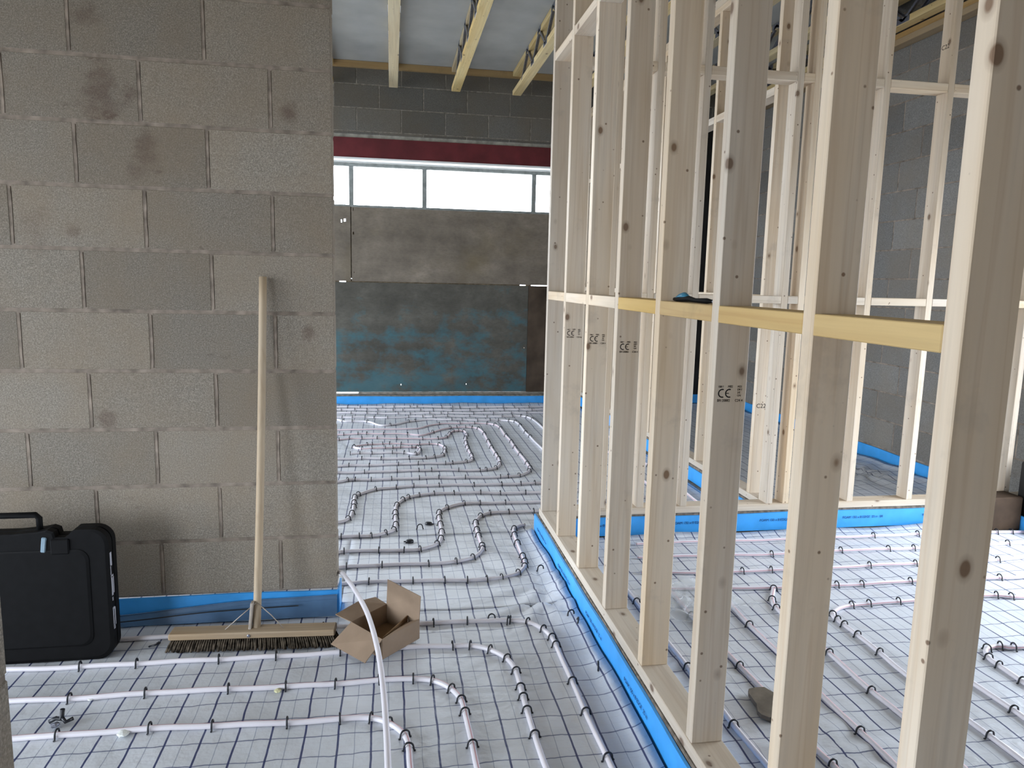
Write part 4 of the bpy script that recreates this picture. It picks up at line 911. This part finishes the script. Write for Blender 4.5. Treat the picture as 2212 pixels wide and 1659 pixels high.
for x, y, r, lab, m in ((-.575, -.745, .018, 'white foam crumb lying against the front-most pipe', FOAMW), (-.745, -.53, .010, 'tiny white foam crumb under a clip at lower left', FOAMW), (-.155, -.560, .012, 'yellowish crumb beside a pipe clip left of the loose pipe', plain('yellow_crumb', (.60, .58, .36), .9, .1)), (.04, -.05, .012, 'crumpled bit of foil at the corner of the block wall', STEEL)):
    bm = NB(); blob(bm, (0, 0, r*.35), r, int(abs(x)*100), .45); tag(finish(bm, 'crumb', m, None, (x, y, hgt(x, y)+.001)), lab, 'debris')
# broken board piece in the right room
bm = NB(); q = [(-0.065, 0.064), (-0.037, 0.069), (-0.007, 0.065), (0.01, 0.029), (-0.018, -0.101), (-0.074, -0.094), (-0.092, -0.076), (-0.095, -0.056), (-0.08, -0.019), (-0.077, 0.04)]
a = [bm.verts.new((x, y, .0)) for x, y in q]; b = [bm.verts.new((x*.98, y*.98, .012)) for x, y in q]
bm.faces.new(a[::-1]); bm.faces.new(b)
for i in range(len(q)): bm.faces.new((a[i], a[(i+1) % len(q)], b[(i+1) % len(q)], b[i]))
tag(finish(bm, 'board_offcut', plain('grey_brown_board', (.20, .17, .135), .85, .15, 0, .2, 18), None, (1.48, -.85, .016), (.03, -.03, .0)), 'broken brown piece of board on the right room floor, beside the seventh stud', 'board scrap')
# polythene film
bm = NB(); n = 22; g = []
for j_ in range(n+1):
    row = []
    for i in range(n+1):
        u, v = i/n-.5, j_/n-.5
        z = .010+.022*abs(math.sin(u*9+v*5))*(1-abs(u)*1.2)+.014*abs(math.sin(v*13-u*4))+.008*math.sin(u*31)
        row.append(bm.verts.new((u*.40+.02*math.sin(v*9), v*.34+.02*math.sin(u*8), max(.006, z))))
    g.append(row)
for a, b in zip(g, g[1:]):
    for i in range(n): f = bm.faces.new((a[i], a[i+1], b[i+1], b[i])); f.smooth = True
tag(finish(bm, 'plastic_film', FILM, None, (1.52, -.10, .008), (0, 0, .3)), 'crumpled clear plastic film lying on the right room floor behind the sixth stud', 'plastic film')
# tool on the noggin
tk = empty('folding_knife', (1.062, -1.0, 1.331), (0, 0, -H)); tag(tk, 'small blue and black tool lying on the waist-height noggin', 'hand tool')
bm = NB(); tube(bm, [Vector(p) for p in ((-.165, 0, .006), (-.14, .002, .012), (-.105, .0, .016), (-.075, -.002, .010))], .009, 10, radii=[.006, .010, .0115, .008]); finish(bm, 'blue_handle', TEAL, tk)
bm = NB(); tube(bm, [Vector(p) for p in ((-.18, 0, .005), (-.13, -.008, .005), (-.06, -.004, .009), (-.01, -.006, .006), (.05, .0, .0065), (.085, .002, .006))], .006, 8, radii=[.005, .007, .0085, .006, .0075, .004]); finish(bm, 'black_body', BLACK, tk)
bm = NB(); lathe(bm, [(.004, 0), (.007, .002), (.007, .007), (.004, .009)], (0, 0, 0), 12); finish(bm, 'silver_tip', STEEL, tk, (.092, .002, .001))
# black wrapped pier with its strip, brown box behind
pr_ = empty('wrapped_pier', (4.0, .60, 0)); tag(pr_, 'short pier wrapped in black plastic with a blue strip round its foot', 'wrapped pier')
bm = NB(); box(bm, -.125, .11, -.10, .10, .0, .43, .012)
for v in bm.verts:
    if v.co.z > .3: v.co.z += -.05+.10*(-(v.co.x))+random.uniform(-.008, .008)
finish(bm, 'black_wrapping', BLACKS, pr_)
bm = NB()
for (x0, x1, y0, y1) in ((-.15, .11, -.115, -.103), (-.15, -.138, -.115, .10)): box(bm, x0, x1, y0, y1, 0, .085, .002)
finish(bm, 'foot_strip', BLUE, pr_)
bm = NB(); box(bm, -.15, .15, -.07, .07, 0, .20, .008)
tag(finish(bm, 'carton', DBROWN, None, (3.70, .690, .0)), 'dark brown carton beside the black wrapped pier at the right edge', 'carton')
# cable at the left wall foot
bm = NB(); tube(bm, catmull([Vector(p) for p in ((-1.5, 0, .005), (-.85, -.005, .03), (-.5, 0, .052), (-.15, .002, .06))], 6), .0022, 6)
tag(finish(bm, 'thin_cable', NAVY, None, (0, -.040, 0)), 'thin black cable along the blue strip of the left wall', 'cable')
